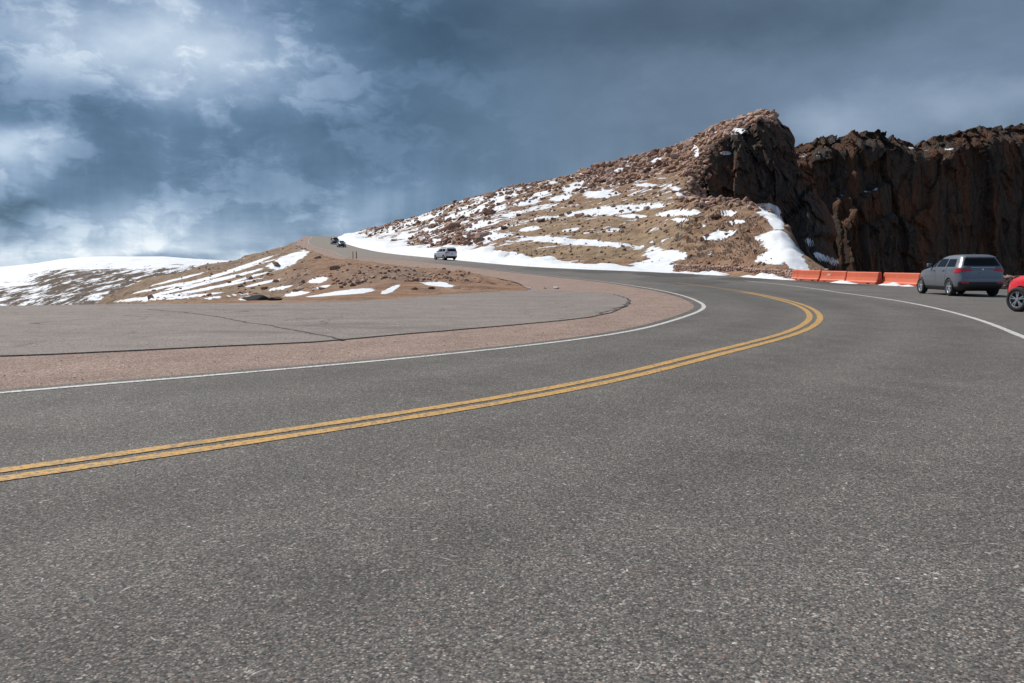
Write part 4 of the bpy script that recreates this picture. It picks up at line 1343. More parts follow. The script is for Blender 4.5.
def barrier(pa, pb, turn, label, decal=False, hgt=0.72):
    a = np.array(pa); b = np.array(pb)
    L = float(np.linalg.norm(b - a)) - 0.06
    c = (a + b) / 2
    ang = math.atan2(b[1] - a[1], b[0] - a[0]) + turn
    root = empty('barrier', (c[0], c[1], float(zr(c[1]))), ang)
    tag(root, label, 'barrier', 'orange barriers along the outer road edge')
    bm = bmesh.new()
    prof = [(-.27, 0), (-.27, .12), (-.21, .20), (-.15, .40), (-.12, hgt - .05), (-.09, hgt), (.09, hgt), (.12, hgt - .05), (.15, .40), (.21, .20), (.27, .12), (.27, 0)]
    xs = [-L / 2, -L / 2 + .05, -L / 6, -L / 6 + .03, L / 6 - .03, L / 6, L / 2 - .05, L / 2]
    sc = [.88, 1, 1, .94, .94, 1, 1, .88]
    rows = [[bm.verts.new((x, y * k, z * (1 if k > .9 else .985))) for (y, z) in prof] for x, k in zip(xs, sc)]
    for r0, r1 in zip(rows, rows[1:]):
        for i in range(len(prof)):
            j = (i + 1) % len(prof)
            bm.faces.new((r0[i], r0[j], r1[j], r1[i]))
    bm.faces.new(rows[0]); bm.faces.new(rows[-1][::-1])
    bm_obj('barrier_shell', bm, m_bar, root)
    for x in (-L * .27, L * .27):
        q = bmesh.new()
        add_box(q, (x, 0, .045), (.34, .552, .07), bevel=.008)
        bm_obj('forklift_slot', q, m_slot_shade, root)  # solid block, the opening's shade is put into its colour
    q = bmesh.new(); bmesh.ops.create_cone(q, cap_ends=True, segments=16, radius1=.06, radius2=.06, depth=.03, matrix=Matrix.Translation((0, 0, hgt + .01)))
    bm_obj('filler_cap', q, m_bar, root)
    for z in (.25, .5):
        q = bmesh.new()
        add_box(q, (L / 2 + .02, 0, z), (.09, .10, .06), bevel=.008)
        bm_obj('hinge_lug', q, m_bar, root)
    if decal:
        q = bmesh.new()
        # faces the road, lies on the sloping side of the shell
        add_box(q, (-L * .16, .142 if math.cos(ang) < 0 else -.142, .47), (.42, .012, .13), rot=Matrix.Rotation((-1 if math.cos(ang) < 0 else 1) * -.09, 3, 'X'))
        bm_obj('decal', q, m_faded, root)


bpx = [795.0, 800.3, 821.8, 847.3, 880, 884, 916, 945]
bp = [on_barrier_line(q) for q in bpx]
nb_ = np.array([-(BB - BA)[1], (BB - BA)[0]]); nb_ = nb_ / np.linalg.norm(nb_)
if nb_[0] > 0:
    nb_ = -nb_
ud = (BB - BA) / np.linalg.norm(BB - BA)
gp = ud * 0.05
barrier(bp[0] + .05 * nb_, bp[1] - gp, 0.08, 'short turned orange barrier touching the end of the stone wall')
barrier(bp[1] + gp, bp[2] - gp, 0.03, 'second orange barrier from the stone wall, with no snow at its foot')
barrier(bp[2] + gp - .06 * nb_, bp[3] - gp - .10 * nb_, 0.0, 'orange barrier with a faded pale sticker on its side', decal=True)
barrier(bp[3] + gp * .5 - .08 * nb_, bp[4] - gp * .5 - .08 * nb_, -0.01, 'orange barrier with a heap of snow at its foot left of the dark gap')
barrier(bp[5] - .40 * nb_ - ud * .5, bp[6] - .40 * nb_ - gp, 0.0, 'longest visible orange barrier, right of the dark gap beside the grey suv')
barrier(bp[6] - .40 * nb_ + gp, bp[7] - .40 * nb_, 0.0, 'orange barrier mostly hidden behind the front of the grey suv')

f1 = nb_ * 0.55
snow_pile(on_barrier_line(841) + f1 * 1.2, on_barrier_line(868) + f1 * 1.2, 0.7, 0.15, 5)
snow_pile(on_barrier_line(884) + f1 * .4, on_barrier_line(919) + f1 * .5, 0.6, 0.13, 9)
for (a, b, wd, hg, sd) in [((697, 273.6), (728, 275.4), 1.4, .26, 12), ((744, 276.2), (793, 280.0), 1.3, .26, 14), ((672, 272.4), (700, 273.6), 1.0, .2, 16)]:
    snow_pile(ground_at(*a), ground_at(*b), wd, hg, sd)


# ------------------------------------------------------------------ low dry stone walls
def stone_wall(path, hgt, seed, label, thick=.45):
    rg = random.Random(seed)
    c = curve(path, 0.05)
    s = np.arange(len(c)) * 0.05
    root_xy = c[len(c) // 2]
    nm = normals2(c)
    V, Fc, T = [], [], []
    n0 = 0
    z = 0.0
    while z < hgt:
        hh = rg.uniform(.13, .22)
        x = rg.uniform(-.2, 0)
        while x < s[-1]:
            ll = rg.uniform(.2, .5)
            for side in (-.5, .5):
                i = int(np.clip((x + ll / 2) / .05, 0, len(c) - 1))
                p = c[i] + nm[i] * thick * side * rg.uniform(.75, 1.0)
                P, fc = LOW[rg.randrange(8)]
                a = math.atan2(nm[i][1], nm[i][0]) - PI / 2
                q = P * np.array([ll * .56, thick * .42, hh * .80])
                q = np.stack([q[:, 0] * math.cos(a) - q[:, 1] * math.sin(a), q[:, 0] * math.sin(a) + q[:, 1] * math.cos(a), q[:, 2]], 1)
                q += np.array([p[0] - root_xy[0], p[1] - root_xy[1], z + hh / 2 + rg.uniform(-.03, .03) + float(zr(p[1])) - float(zr(root_xy[1])) - .05])
                V.append(q); Fc.append(fc + n0); n0 += len(q); T.append(np.full(len(q), rg.random()))
            x += ll
        z += hh * .85
    o = mesh_obj('stone_wall', np.vstack(V), np.vstack(Fc), m_scree, smooth=False)
    o.location = (root_xy[0], root_xy[1], float(zr(root_xy[1])))
    at = o.data.attributes.new('tone', 'FLOAT', 'POINT'); at.data.foreach_set('value', (0.45 + .55 * np.concatenate(T)).astype(np.float32))
    tag(o, label, 'stone wall', 'low stone walls along the outer road edge')


stone_wall([ground_at(676, 272.0), ground_at(700, 273.4), ground_at(722, 274.2), ground_at(741, 275.2)], .62, 3, 'low pinkish stone wall at the foot of the knoll, with a snow heap before it')
stone_wall([ground_at(747, 275.6), ground_at(770, 277.2), ground_at(794, 279.2)], .55, 4, 'low rubble stone wall between the snow gully and the orange barriers')
stone_wall([np.array(on_barrier_line(950)) - .4 * nb_, np.array((25.6, 40.5)), np.array((24.9, 33.5)), np.array((23.8, 27))], .62, 5, 'low pale stone wall behind the grey suv and the red car')


# ------------------------------------------------------------------ marker posts
m_post = simple('weathered_post', (0.24, 0.125, 0.085), 0.85, var=0.35, vscale=6)
for px, wd, lab in ((353, .11, 'left one of two brown marker posts on the road shoulder'), (356.4, .13, 'right one of two brown marker posts on the road shoulder')):
    Yp = 133.0
    x = uv_of(px, 258)[0] * Yp
    zb = max(gz(x, Yp), H + uv_of(px, 259.5)[1] * Yp)
    bm = bmesh.new()
    add_box(bm, (0, 0, .58), (wd, wd, 1.3), bevel=.015)
    for v in bm.verts:
        if v.co.z > 1.2:
            v.co.z += .05 * (v.co.y / wd)
    o = bm_obj('marker_post', bm, m_post)
    o.location = (x, Yp, zb)
    tag(o, lab, 'post', 'marker posts on the shoulder')


# ------------------------------------------------------------------ vehicles
m_tyre = simple('tyre_rubber', (0.018, 0.018, 0.019), 0.85, var=0.2)
m_rim = simple('alloy', (0.62, 0.63, 0.65), 0.28, metal=0.85)
m_rimdk = simple('dark_alloy', (0.06, 0.06, 0.065), 0.4, metal=0.6)
m_glass = simple('tinted_glass', (0.008, 0.009, 0.010), 0.10)
m_glass.node_tree.nodes['Principled BSDF'].inputs['Specular IOR Level'].default_value = 0.25
m_black_pl = simple('black_trim', (0.022, 0.022, 0.024), 0.5, var=0.2)
m_red_lens = simple('red_lens', (0.62, 0.010, 0.018), 0.25, coat=0.2)
m_clear_lens = simple('clear_lens', (0.55, 0.57, 0.6), 0.08, coat=1.0)
m_chrome = simple('chrome', (0.7, 0.71, 0.73), 0.12, metal=1.0)
m_plate = simple('plate', (0.20, 0.24, 0.28), 0.5, var=0.25, vscale=30)
paint_grey = simple('graphite_paint', (0.185, 0.197, 0.22), 0.38, metal=0.5, coat=0.3)
paint_red = simple('red_paint', (0.66, 0.008, 0.016), 0.4, metal=0.0, coat=0.35)
paint_white = simple('white_paint', (0.62, 0.66, 0.70), 0.3, coat=1.0)
paint_dark = simple('dark_green_paint', (0.03, 0.038, 0.036), 0.3, metal=0.3, coat=1.0)
paint_slate = simple('slate_paint', (0.10, 0.105, 0.11), 0.3, metal=0.4, coat=1.0)

# per car: rows of (z, front x, rear x, half width)
PROF_SUV = [(.21, 1.85, -1.88, .76), (.30, 1.98, -2.08, .85), (.45, 2.06, -2.18, .89), (.62, 2.08, -2.20, .905), (.78, 2.06, -2.17, .905), (.90, 2.00, -2.155, .90), (.98, 1.84, -2.15, .892),
            (1.05, 1.42, -2.14, .882), (1.10, 1.05, -2.13, .87), (1.14, .93, -2.11, .85), (1.28, .62, -2.02, .775), (1.43, .28, -1.92, .70), (1.52, .02, -1.84, .645), (1.57, -.22, -1.78, .59), (1.605, -.50, -1.65, .48), (1.62, -.8, -1.4, .3)]
PROF_BOX = [(.26, 2.15, -2.2, .82), (.36, 2.33, -2.38, .90), (.55, 2.42, -2.43, .945), (.80, 2.44, -2.43, .96), (.98, 2.38, -2.42, .96), (1.06, 2.2, -2.42, .955), (1.11, 1.5, -2.42, .95), (1.15, 1.25, -2.415, .94),
            (1.22, 1.15, -2.40, .92), (1.45, .86, -2.35, .85), (1.65, .60, -2.29, .785), (1.75, .40, -2.25, .74), (1.80, .2, -2.2, .66), (1.83, -.1, -2.0, .45)]
PROF_HATCH = [(.19, 1.78, -1.8, .74), (.28, 1.98, -1.98, .81), (.44, 2.06, -2.05, .85), (.62, 2.05, -2.06, .86), (.79, 1.97, -2.04, .86), (.90, 1.78, -2.02, .855), (.98, 1.46, -2.0, .85), (1.04, 1.14, -1.98, .845),
              (1.08, .98, -1.95, .835), (1.18, .78, -1.88, .80), (1.31, .46, -1.74, .735), (1.43, .16, -1.58, .67), (1.50, -.06, -1.46, .62), (1.54, -.3, -1.3, .52), (1.555, -.6, -1.1, .3)]


def make_car(label, cat, name, prof, wx, wr, paint, loc, yaw, group=None, nf=4.0, nrr=8.0, fine=True, rails=False, spare=None, belt=1.12, top=1.45, steer=0.0, cladding=True, rim_mat=None, lights=(.91, 1.08)):
    prof = np.array(prof)
    zz = prof[:, 0]

    def par(z):
        return [float(pchip(zz, prof[:, k], np.array([z]))[0]) for k in (1, 2, 3)]

    def outline(z, phi):
        xf, xr, w = par(z)
        xc = (xf * .45 + xr * .55); af = xf - xc; ar = xc - xr
        c, s = math.cos(phi), math.sin(phi)
        nn = nf if c >= 0 else nrr
        x = xc + (af if c >= 0 else ar) * math.copysign(abs(c) ** (2 / nn), c)
        y = w * math.copysign(abs(s) ** (2 / nn), s)
        return x, y

    def yside(x, z):
        xf, xr, w = par(z)
        xc = (xf * .45 + xr * .55)
        q = (x - xc) / ((xf - xc) if x > xc else (xc - xr))
        nn = nf if x > xc else nrr
        return w * max(1 - min(abs(q), .999) ** nn, 0.001) ** (1 / nn)

    def xend(y, z, rear):
        xf, xr, w = par(z)
        xc = (xf * .45 + xr * .55)
        nn = nrr if rear else nf
        k = max(1 - min(abs(y / w), .999) ** nn, 0.001) ** (1 / nn)
        return xc - (xc - xr) * k if rear else xc + (xf - xc) * k

    root = empty(name, loc, yaw)
    tag(root, label, cat, group)

    # body shell, with the wheel openings cut out of it
    N = 88 if fine else 56
    zs = np.unique(np.concatenate([np.linspace(zz[0], zz[-1], 26 if fine else 18), zz]))
    V = []
    for z in zs:
        for k in range(N):
            V.append((*outline(z, 2 * PI * (k + .5) / N), z))
    faces = [tuple(int(a) for a in f) for f in grid_faces(len(zs), N, True)]
    faces.append(tuple(range(N))[::-1]); faces.append(tuple((len(zs) - 1) * N + k for k in range(N)))
    body = mesh_obj('body', V, faces, paint, root)
    bmc = bmesh.new()
    for x in wx:
        bmesh.ops.create_cone(bmc, cap_ends=True, segments=40, radius1=wr * 1.09, radius2=wr * 1.09, depth=3.2, matrix=Matrix.Translation((x, 0, wr)) @ Matrix.Rotation(PI / 2, 4, 'X'))
    cut = bm_obj('cutter', bmc, None)
    md = body.modifiers.new('b', 'BOOLEAN'); md.operation = 'DIFFERENCE'; md.object = cut; md.solver = 'EXACT'
    # evaluate without parent offsets
    keep_loc, keep_rot = root.location.copy(), root.rotation_euler.copy()
    root.location = (0, 0, 0); root.rotation_euler = (0, 0, 0)
    bpy.context.view_layer.update()
    dg = bpy.context.evaluated_depsgraph_get()
    nm = bpy.data.meshes.new_from_object(body.evaluated_get(dg))
    body.modifiers.clear(); body.data = nm
    bpy.data.objects.remove(cut)
    root.location, root.rotation_euler = keep_loc, keep_rot
    nm.materials.clear(); nm.materials.append(paint); nm.materials.append(m_black_pl)
    for p in nm.polygons:
        c = p.center; dk = False
        for x in wx:
            d = math.hypot(c.x - x, c.z - wr)
            if d < wr * 1.15:
                to = Vector((x - c.x, 0, wr - c.z)).normalized()
                if p.normal.dot(to) > .6:
                    dk = True; p.use_smooth = False
        if p.normal.z < -.7 and c.z < .4:
            dk = True
        if cladding and c.z < .36:
            dk = True
        p.material_index = 1 if dk else 0
    nm.set_sharp_from_angle(angle=R(38)) if hasattr(nm, 'set_sharp_from_angle') else None

    def patch(pname, f, nu, nv, mat, off=.006, parent=root, depth=.02):
        Pm = np.array([[f(i / (nu - 1), j / (nv - 1)) for j in range(nv)] for i in range(nu)], float)
        du = np.gradient(Pm, axis=0); dv = np.gradient(Pm, axis=1)
        n = np.cross(du, dv); n /= np.linalg.norm(n, axis=2)[..., None] + 1e-9
        cen = np.array([0, 0, .7])
        if ((Pm - cen) * n).sum() < 0:
            n = -n
        o1 = Pm + n * off; o2 = Pm - n * depth
        V = np.vstack([o1.reshape(-1, 3), o2.reshape(-1, 3)])
        Fc = [tuple(int(a) for a in q) for q in grid_faces(nu, nv)]
        m = nu * nv
        ring = [(i, 0) for i in range(nu)] + [(nu - 1, j) for j in range(1, nv)] + [(i, nv - 1) for i in range(nu - 2, -1, -1)] + [(0, j) for j in range(nv - 2, 0, -1)]
        ids = [i * nv + j for i, j in ring]
        for k in range(len(ids)):
            a, b = ids[k], ids[(k + 1) % len(ids)]
            Fc.append((a, b, m + b, m + a))
        bm = bmesh.new()
        vs = [bm.verts.new(v) for v in V[:]]
        for q in Fc:
            try:
                bm.faces.new([vs[i] for i in q])
            except ValueError:
                pass
        loose = [v for v in bm.verts if not v.link_faces]
        bmesh.ops.delete(bm, geom=loose, context='VERTS')
        ob = bm_obj(pname, bm, mat, parent)
        # outward normals for the outer skin
        return ob

    def side_f(sd, xa, xb, za, zb, sl_a=0.0, sl_b=0.0):
        def f(u, v):
            z = za + (zb - za) * v
            x0 = xa + sl_a * v; x1 = xb + sl_b * v
            x = x0 + (x1 - x0) * u
            return (x, sd * yside(x, z), z)
        return f

    def end_f(rear, ya, yb, za, zb, taper=0.0):
        def f(u, v):
            z = za + (zb - za) * v
            k = 1 - taper * v
            y = (ya + (yb - ya) * u) * k
            return (xend(y, z, rear), y, z)
        return f

    def ring_f(pa, pb, za, zb, dz=0.0):
        def f(u, v):
            phi = pa + (pb - pa) * u
            lo = za + dz * u * (zb - za); hi = zb - dz * .35 * u * (zb - za)
            z = lo + (hi - lo) * v
            x, y = outline(z, phi)
            return (x, y, z)
        return f

    bt, tp = belt, top
    fx_b = par(bt + .02)[0]; fx_t = par(tp)[0]
    rx_b = par(bt)[1]; rx_t = par(tp)[1]
    rear_glass_x = rx_b + .42; rear_glass_xt = rx_t + .38
    w_b = par(bt)[2]
    for sd in (1, -1):
        # side glass
        patch('side_window', side_f(sd, .02, fx_b - .22, bt + .015, tp, .0, (fx_t - .14) - (fx_b - .22)), 10, 6, m_glass)
        patch('side_window', side_f(sd, -.86, -.08, bt + .015, tp, .03, .0), 8, 6, m_glass)
        patch('side_window', side_f(sd, rear_glass_x, -.96, bt + .02, tp - .01, rear_glass_xt - rear_glass_x, .03), 8, 6, m_glass)
        # doors with their handles
        sill = .36
        dz0 = sill + .02
        fxd = min(wx[0] - wr * 1.13 - .03, .98)
        d1 = patch('door', side_f(sd, -.10, fxd, dz0, bt - .012), 10, 8, paint, off=.005)
        xr_d = wx[1] + wr * 1.13 + .02
        d2 = patch('door', side_f(sd, xr_d - .02, -.13, dz0 + .0, bt - .012, -.12, 0), 10, 8, paint, off=.005)
        for d, hx in ((d1, .02), (d2, -.86)):
            hb = bmesh.new()
            add_box(hb, (hx + .06, sd * (yside(hx, bt - .12) + .025), bt - .12), (.17, .03, .03), bevel=.008)
            bm_obj('door_handle', hb, paint, d)
        # sill trim and arch lips
        if cladding:
            patch('side_sill', side_f(sd, xr_d - .0, fxd, .24, .36), 10, 4, m_black_pl, off=.012)
        # mirror
        mb = bmesh.new()
        add_box(mb, (fx_b - .52, sd * (w_b + .07), bt + .08), (.12, .19, .14), bevel=.04)
        mo = bm_obj('wing_mirror', mb, paint, root, smooth=True)
        ma = bmesh.new()
        add_box(ma, (fx_b - .50, sd * (w_b - .03), bt + .03), (.06, .12, .05), bevel=.01)
        bm_obj('mirror_arm', ma, m_black_pl, mo)
        # lights
        z0, z1 = lights
        patch('tail_light', ring_f(sd * R(112), sd * R(177.2), z0, z1, .38), 16, 5, m_red_lens, off=.014)
        patch('headlight', ring_f(sd * R(24), sd * R(7), z0 - .17, z0 - .07, 0), 12, 4, m_clear_lens, off=.012)
        patch('reflector', ring_f(sd * R(150), sd * R(174), .50, .56, 0), 8, 3, m_red_lens, off=.02)
        if rails:
            rb = bmesh.new()
            add_box(rb, (-.85, sd * .60, par(tp + .1)[0] * 0 + zz[-1] + .005), (1.9, .04, .045), bevel=.012)
            for xx in (-1.7, -.85, 0.0):
                add_box(rb, (xx, sd * .60, zz[-1] - .035), (.08, .035, .07), bevel=.01)
            bm_obj('roof_rail', rb, m_black_pl, root)
    patch('windscreen', end_f(False, -w_b * .80, w_b * .80, bt + .03, tp, .14), 14, 7, m_glass)
    patch('rear_window', end_f(True, -w_b * .80, w_b * .80, bt + .06, tp - .01, .16), 14, 7, m_glass)
    patch('rear_bumper', ring_f(R(132), R(228), .25, .56 if cladding else .36, 0), 24, 5, m_black_pl, off=.016)
    patch('grille', end_f(False, -.42, .42, .42, .70), 12, 5, m_black_pl, off=.012)
    tg = patch('tailgate', end_f(True, -w_b * .78, w_b * .78, .60, bt + .02, 0), 14, 8, paint, off=.005)
    patch('trim_bar', end_f(True, -w_b * .52, w_b * .52, bt - .03, bt + .0, 0), 12, 2, m_chrome, off=.018, parent=tg)
    patch('number_plate', end_f(True, -.155, .155, .80, .945, 0), 6, 3, m_plate, off=.014, parent=tg)
    # maker's emblem: a plain small badge of three lozenges
    eb = bmesh.new()
    ex = xend(0, bt - .075, True) - .016
    for a in (90, 210, 330):
        cy, cz = .026 * math.cos(R(a)), .026 * math.sin(R(a))
        ca, sa = math.cos(R(a)), math.sin(R(a))
        pts = [(cy + ca * .024, cz + sa * .024), (cy - sa * .013, cz + ca * .013), (cy - ca * .024, cz - sa * .024), (cy + sa * .013, cz - ca * .013)]
        vs = [eb.verts.new((ex, p[0], bt - .075 + p[1])) for p in pts] + [eb.verts.new((ex + .02, p[0], bt - .075 + p[1])) for p in pts]
        eb.faces.new(vs[:4]); eb.faces.new(vs[4:][::-1])
        for i in range(4):
            j = (i + 1) % 4
            eb.faces.new((vs[i], vs[4 + i], vs[4 + j], vs[j]))
    bm_obj('emblem', eb, m_chrome, tg)
    # roof spoiler, aerial fin, underbody
    sb = bmesh.new()
    xr_, w_ = par(tp + .04)[1], par(tp + .04)[2]
    add_box(sb, (xr_ + .05, 0, tp + .065), (.26, w_ * 1.72, .045), rot=Matrix.Rotation(R(-6), 3, 'Y'), bevel=.018)
    bm_obj('roof_spoiler', sb, paint, root, smooth=True)
    ab = bmesh.new()
    xa = rx_t + .55; za = zz[-1] - .02
    vs = [ab.verts.new(q) for q in ((xa + .12, 0, za), (xa - .06, .025, za), (xa - .06, -.025, za), (xa - .07, .004, za + .08), (xa - .07, -.004, za + .08))]
    for q in ((0, 1, 3), (0, 4, 2), (1, 2, 4, 3), (0, 3, 4), (0, 2, 1)):
        ab.faces.new([vs[i] for i in q])
    bm_obj('aerial', ab, m_black_pl, root)
    ub = bmesh.new()
    add_box(ub, ((wx[0] + wx[1]) / 2, 0, .40), (wx[0] - wx[1] + .5, (par(.5)[2] - .27) * 2, .30), bevel=.03)
    bm_obj('underbody', ub, m_black_pl, root)

    # wheels
    for x in wx:
        for sd in (1, -1):
            tw = .215
            wl = empty('wheel', (x, sd * (par(.6)[2] - tw / 2 - .005), wr), (0 if sd > 0 else PI) + (steer if x == wx[0] else 0), root)
            prof_t = [(.64 * wr, -tw / 2 + .02), (.70 * wr, -tw / 2), (.9 * wr, -tw / 2 - .004), (.975 * wr, -tw / 2 + .025), (wr, -tw / 2 + .06), (wr, tw / 2 - .06), (.975 * wr, tw / 2 - .025), (.9 * wr, tw / 2 + .004), (.70 * wr, tw / 2), (.64 * wr, tw / 2 - .02)]
            ns = 40
            V = [(r * math.cos(2 * PI * k / ns), y, r * math.sin(2 * PI * k / ns)) for (r, y) in prof_t for k in range(ns)]
            mesh_obj('tyre', V, grid_faces(len(prof_t), ns, True), m_tyre, wl)
            rb = bmesh.new()
            pr = [(.645 * wr, tw / 2 - .012), (.62 * wr, tw / 2 - .015), (.585 * wr, tw / 2 - .05), (.57 * wr, -tw / 2 + .03)]
            rows = [[rb.verts.new((r * math.cos(2 * PI * k / ns), y, r * math.sin(2 * PI * k / ns))) for k in range(ns)] for (r, y) in pr]
            for r0, r1 in zip(rows, rows[1:]):
                for k in range(ns):
                    rb.faces.new((r0[k], r0[(k + 1) % ns], r1[(k + 1) % ns], r1[k]))
            for k in range(5):
                for da in (-.16, .16):
                    a = 2 * PI * k / 5 + da + .3
                    rot = Matrix.Rotation(-a, 3, 'Y')
                    add_box(rb, rot @ Vector((.35 * wr, tw / 2 - .045, 0)), (.52 * wr, .03, .075 * wr * 1.3), rot=rot, bevel=.006)
            bmesh.ops.create_cone(rb, cap_ends=True, segments=20, radius1=.15 * wr, radius2=.12 * wr, depth=.05, matrix=Matrix.Translation((0, tw / 2 - .045, 0)) @ Matrix.Rotation(-PI / 2, 4, 'X'))
            bm_obj('rim', rb, rim_mat or m_rim, wl)
            db = bmesh.new()
            bmesh.ops.create_cone(db, cap_ends=True, segments=32, radius1=.56 * wr, radius2=.56 * wr, depth=.03, matrix=Matrix.Translation((0, tw / 2 - .115, 0)) @ Matrix.Rotation(PI / 2, 4, 'X'))
            bm_obj('brake_disc', db, m_rimdk, wl)
    return root


# parked grey crossover on the outer pull-off, tail towards the viewer
rl = np.array([uv_of(952.5, 264)[0] * 33.5, 33.5])
hd = R(86.5)
make_car('dark grey suv parked by the stone wall and orange barriers, tail lights towards the road', 'suv', 'parked_suv', PROF_SUV, (1.35, -1.32), .345, paint_grey,
         (rl[0] + .80 * math.sin(hd) + 1.32 * math.cos(hd), rl[1] + 1.32 * math.sin(hd), 0.0), hd)
# red car cut by the right edge
fl = np.array([uv_of(1021, 264)[0] * 22.4, 22.4])
hd = R(90 + 20)
make_car('bright red car nosing in at the right edge, silver spoked front wheel showing', 'car', 'parked_car', PROF_HATCH, (1.30, -1.28), .325, paint_red,
         (fl[0] - 1.30 * math.cos(hd) + .75 * math.sin(hd), fl[1] - 1.30 * math.sin(hd) - .75 * math.cos(hd), 0.0), hd, nf=2.6, belt=1.08, top=1.41, lights=(.86, 1.0), cladding=False)
# white suv driving up the far leg
Yw = 128.0
xw = uv_of(445, 262)[0] * Yw
make_car('white suv driving away uphill beside the roadside snow bank', 'suv', 'driving_suv', PROF_BOX, (1.45, -1.42), .385, paint_white,
         (xw, Yw, float(zr(Yw))), R(90 + 30), fine=True, rails=True, belt=1.20, top=1.62, lights=(.98, 1.16), nf=5, nrr=10)
for (px, Yc, pt, lab, dirn, pf, bl, tp) in ((335.0, 0, paint_dark, 'dark green suv coming down near the crest of the road', R(-70), PROF_BOX, 1.2, 1.62),
                                  (341.3, 0, paint_slate, 'small dark grey car descending behind the darker suv near the crest', R(-70), PROF_HATCH, 1.08, 1.41)):
    q = ground_at(px, 244.3 if px < 338 else 247.2)
    x, Yc = float(q[0]), float(q[1])
    make_car(lab, 'car', 'descending_car', pf, (1.35, -1.32), .33, pt, (x - 0, Yc, float(zr(Yc))), dirn, fine=False, belt=bl, top=tp, lights=(bl - .22, bl - .06))


# ------------------------------------------------------------------ sky: storm clouds over a clear-sky base
SUN_DIR = Vector((-0.46, 0.46, 0.76)).normalized()
SUN_EL = math.asin(SUN_DIR.z); SUN_AZ = math.atan2(SUN_DIR.x, SUN_DIR.y)


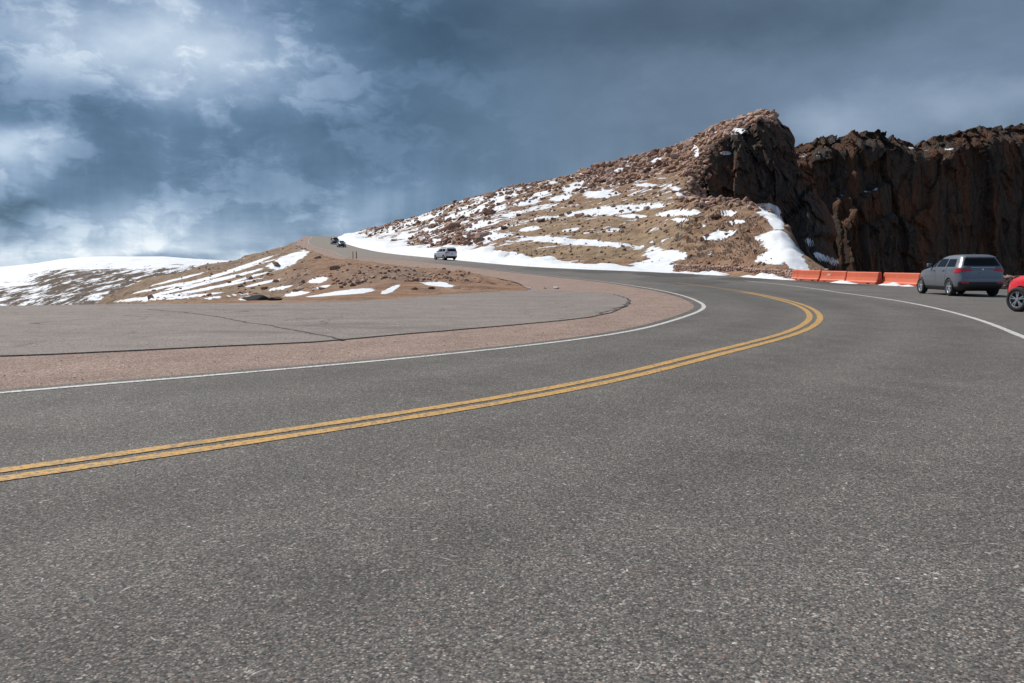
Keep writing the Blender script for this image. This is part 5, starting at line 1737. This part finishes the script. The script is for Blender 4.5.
def build_world():
    wd = bpy.data.worlds.new('World'); scene.world = wd; wd.use_nodes = True
    t = NT(wd.node_tree)
    bg = wd.node_tree.nodes['Background']
    sky = t.node('ShaderNodeTexSky', sky_type='NISHITA')
    sky.sun_disc = False; sky.sun_elevation = SUN_EL; sky.sun_rotation = SUN_AZ; sky.altitude = 3800; sky.dust_density = 1.0
    D = t.coord('Generated')
    s = t.node('ShaderNodeSeparateXYZ'); t.put(s, 0, D)
    az = t.math('MULTIPLY', t.math('ARCTAN2', s.outputs[0], s.outputs[1]), 57.29578)
    hor = t.math('SQRT', t.math('ADD', t.math('MULTIPLY', s.outputs[0], s.outputs[0]), t.math('MULTIPLY', s.outputs[1], s.outputs[1])))
    el = t.math('MULTIPLY', t.math('ARCTAN2', s.outputs[2], hor), 57.29578)
    cv = t.node('ShaderNodeCombineXYZ'); t.put(cv, 0, az); t.put(cv, 1, el); t.put(cv, 2, 0.0)
    A = cv.outputs[0]
    wv = t.noise(t.vmul(A, (0.09, 0.14, 1)), 1.0, 5, 0.58, 0, 1)
    sw = t.node('ShaderNodeSeparateColor'); t.put(sw, 0, wv)
    azw = t.math('ADD', az, t.math('MULTIPLY', t.math('SUBTRACT', sw.outputs[0], 0.5), 7.0))
    elw = t.math('ADD', el, t.math('MULTIPLY', t.math('SUBTRACT', sw.outputs[1], 0.5), 4.5))
    # soft masses of cloud: (px, py, half width px, half height px, brightness)
    L = None
    for (px, py, rx, ry, amt) in CLOUDS:
        u, v = uv_of(px, py)
        a0 = math.degrees(math.atan(u)); e0 = math.degrees(math.atan(v * math.cos(math.atan(u))))
        sa = rx / F * 57.3 * math.cos(math.radians(a0)) ** 2; se = ry / F * 57.3
        ex = t.math('MULTIPLY', t.math('SUBTRACT', azw, a0), 1 / sa)
        ey = t.math('MULTIPLY', t.math('SUBTRACT', elw, e0), 1 / se)
        q = t.math('MULTIPLY_ADD', ex, ex, t.math('MULTIPLY', ey, ey))
        g = t.math('MULTIPLY', t.math('EXPONENT', t.math('MULTIPLY', q, -1.0)), amt)
        L = g if L is None else t.math('ADD', L, g)
    # billows, and rain shafts hanging from them
    n1 = t.noise(t.vmul(A, (0.10, 0.17, 1)), 1.0, 6, 0.55, 0.2)
    n2 = t.noise(t.vmul(A, (0.30, 0.48, 1)), 1.0, 6, 0.58, 0.2)
    n3 = t.noise(t.vmul(A, (0.42, 0.05, 1)), 1.0, 5, 0.55)
    low = t.ss(el, 11.0, 3.0)
    left = t.ss(az, 4.0, -16.0)
    L = t.math('ADD', L, t.math('MULTIPLY', t.math('SUBTRACT', n1, 0.5), 0.26))
    L = t.math('ADD', L, t.math('MULTIPLY', t.math('MULTIPLY', t.math('SUBTRACT', n2, 0.5), 0.20), t.math('ADD', 0.35, left)))
    L = t.math('ADD', L, t.math('MULTIPLY', t.math('MULTIPLY', t.math('SUBTRACT', n3, 0.5), 0.34), low))
    # cauliflower edges of the cumulus on the brighter side
    n5 = t.noise(t.vmul(t.vadd(A, t.vmul(t.noise(t.vmul(A, (.5, .7, 1)), 1.0, 3, 0.5, out=1), (2.2, 1.6, 0))), (0.16, 0.30, 1)), 1.0, 9, 0.60)
    pf = t.math('MULTIPLY', t.math('SUBTRACT', t.ss(n5, 0.47, 0.60), 0.45), 0.15)
    L = t.math('ADD', L, t.math('MULTIPLY', pf, t.math('ADD', 0.12, left)))
    # thin streaked layers near the horizon
    n4 = t.noise(t.vmul(A, (0.14, 1.1, 1)), 1.0, 5, 0.6)
    hz = t.ss(el, 4.5, 0.5)
    L = t.math('ADD', L, t.math('MULTIPLY', t.math('MULTIPLY', t.math('SUBTRACT', n4, 0.5), 0.42), hz))
    L = t.math('ADD', L, CLOUD_BASE)
    k = 10.0 * SKY_K
    stops = [(0.0, (0.026, 0.046, 0.072)), (0.22, (0.060, 0.100, 0.148)), (0.42, (0.118, 0.180, 0.262)), (0.62, (0.245, 0.320, 0.425)), (0.82, (0.44, 0.52, 0.61)), (1.0, (0.70, 0.74, 0.78))]
    c = t.ramp(L, stops)
    # towards the right and above the air turns greyer and less blue
    grey = t.ss(az, -10, 12)
    hs = t.node('ShaderNodeHueSaturation'); t.put(hs, 'Color', c); t.put(hs, 'Saturation', t.math('SUBTRACT', 1.12, t.math('MULTIPLY', grey, 0.22)))
    t.put(hs, 'Value', k)
    c = t.mix(0.06, hs.outputs[0], sky.outputs[0])
    # behind and overhead the cloud deck is thinner
    beh = t.ss(s.outputs[1], 0.25, -0.5)
    c = t.mix(t.math('MULTIPLY', beh, 0.45), c, sky.outputs[0])
    t.put(bg, 'Color', c); t.put(bg, 'Strength', 0.10)


CLOUD_BASE = 0.375
SKY_K = 0.92
CLOUDS = [(215, 55, 110, 58, .38), (90, 35, 140, 60, .28), (0, 60, 60, 60, .10), (120, 150, 200, 60, .06), (50, 108, 120, 20, -.22), (215, 128, 90, 18, -.12), (0, 142, 50, 14, .42), (5, 168, 40, 18, .22), (14, 196, 40, 13, -.28),
          (190, 165, 150, 24, -.07), (105, 212, 110, 22, .20), (210, 226, 120, 15, .16), (90, 245, 220, 17, .32), (150, 258, 260, 10, .30), (342, 216, 48, 24, .20), (395, 203, 36, 18, .15), (465, 195, 40, 14, .08),
          (430, 35, 95, 32, -.16), (640, 15, 200, 40, -.17), (790, 15, 150, 30, -.08), (440, 130, 120, 45, -.06), (580, 150, 120, 50, .0), (900, 70, 160, 40, .02), (830, 125, 50, 24, .18), (975, 105, 75, 26, .17), (40, 265, 60, 3, -.30)]
build_world()

sun = bpy.data.lights.new('sun', 'SUN'); sun.energy = 3.6; sun.angle = R(0.53); sun.color = (1.0, 0.955, 0.89)
so = bpy.data.objects.new('sun', sun); COL.objects.link(so)
so.rotation_euler = (-SUN_DIR).to_track_quat('-Z', 'Y').to_euler()
so.location = (-60, 40, 90)

# ------------------------------------------------------------------ camera and colour management
cam = bpy.data.cameras.new('camera'); co = bpy.data.objects.new('camera', cam); COL.objects.link(co)
cam.sensor_fit = 'HORIZONTAL'; cam.sensor_width = 36.0; cam.lens = 36.0 * F / 1024.0
cam.clip_start = 0.05; cam.clip_end = 20000
co.location = (0, 0, H); co.rotation_euler = (PI / 2 - PITCH, 0, 0)
scene.camera = co
scene.view_settings.view_transform = 'Standard'; scene.view_settings.look = 'None'
scene.view_settings.gamma = 1.0; scene.view_settings.exposure = 0.45
scene.view_settings.use_curve_mapping = False
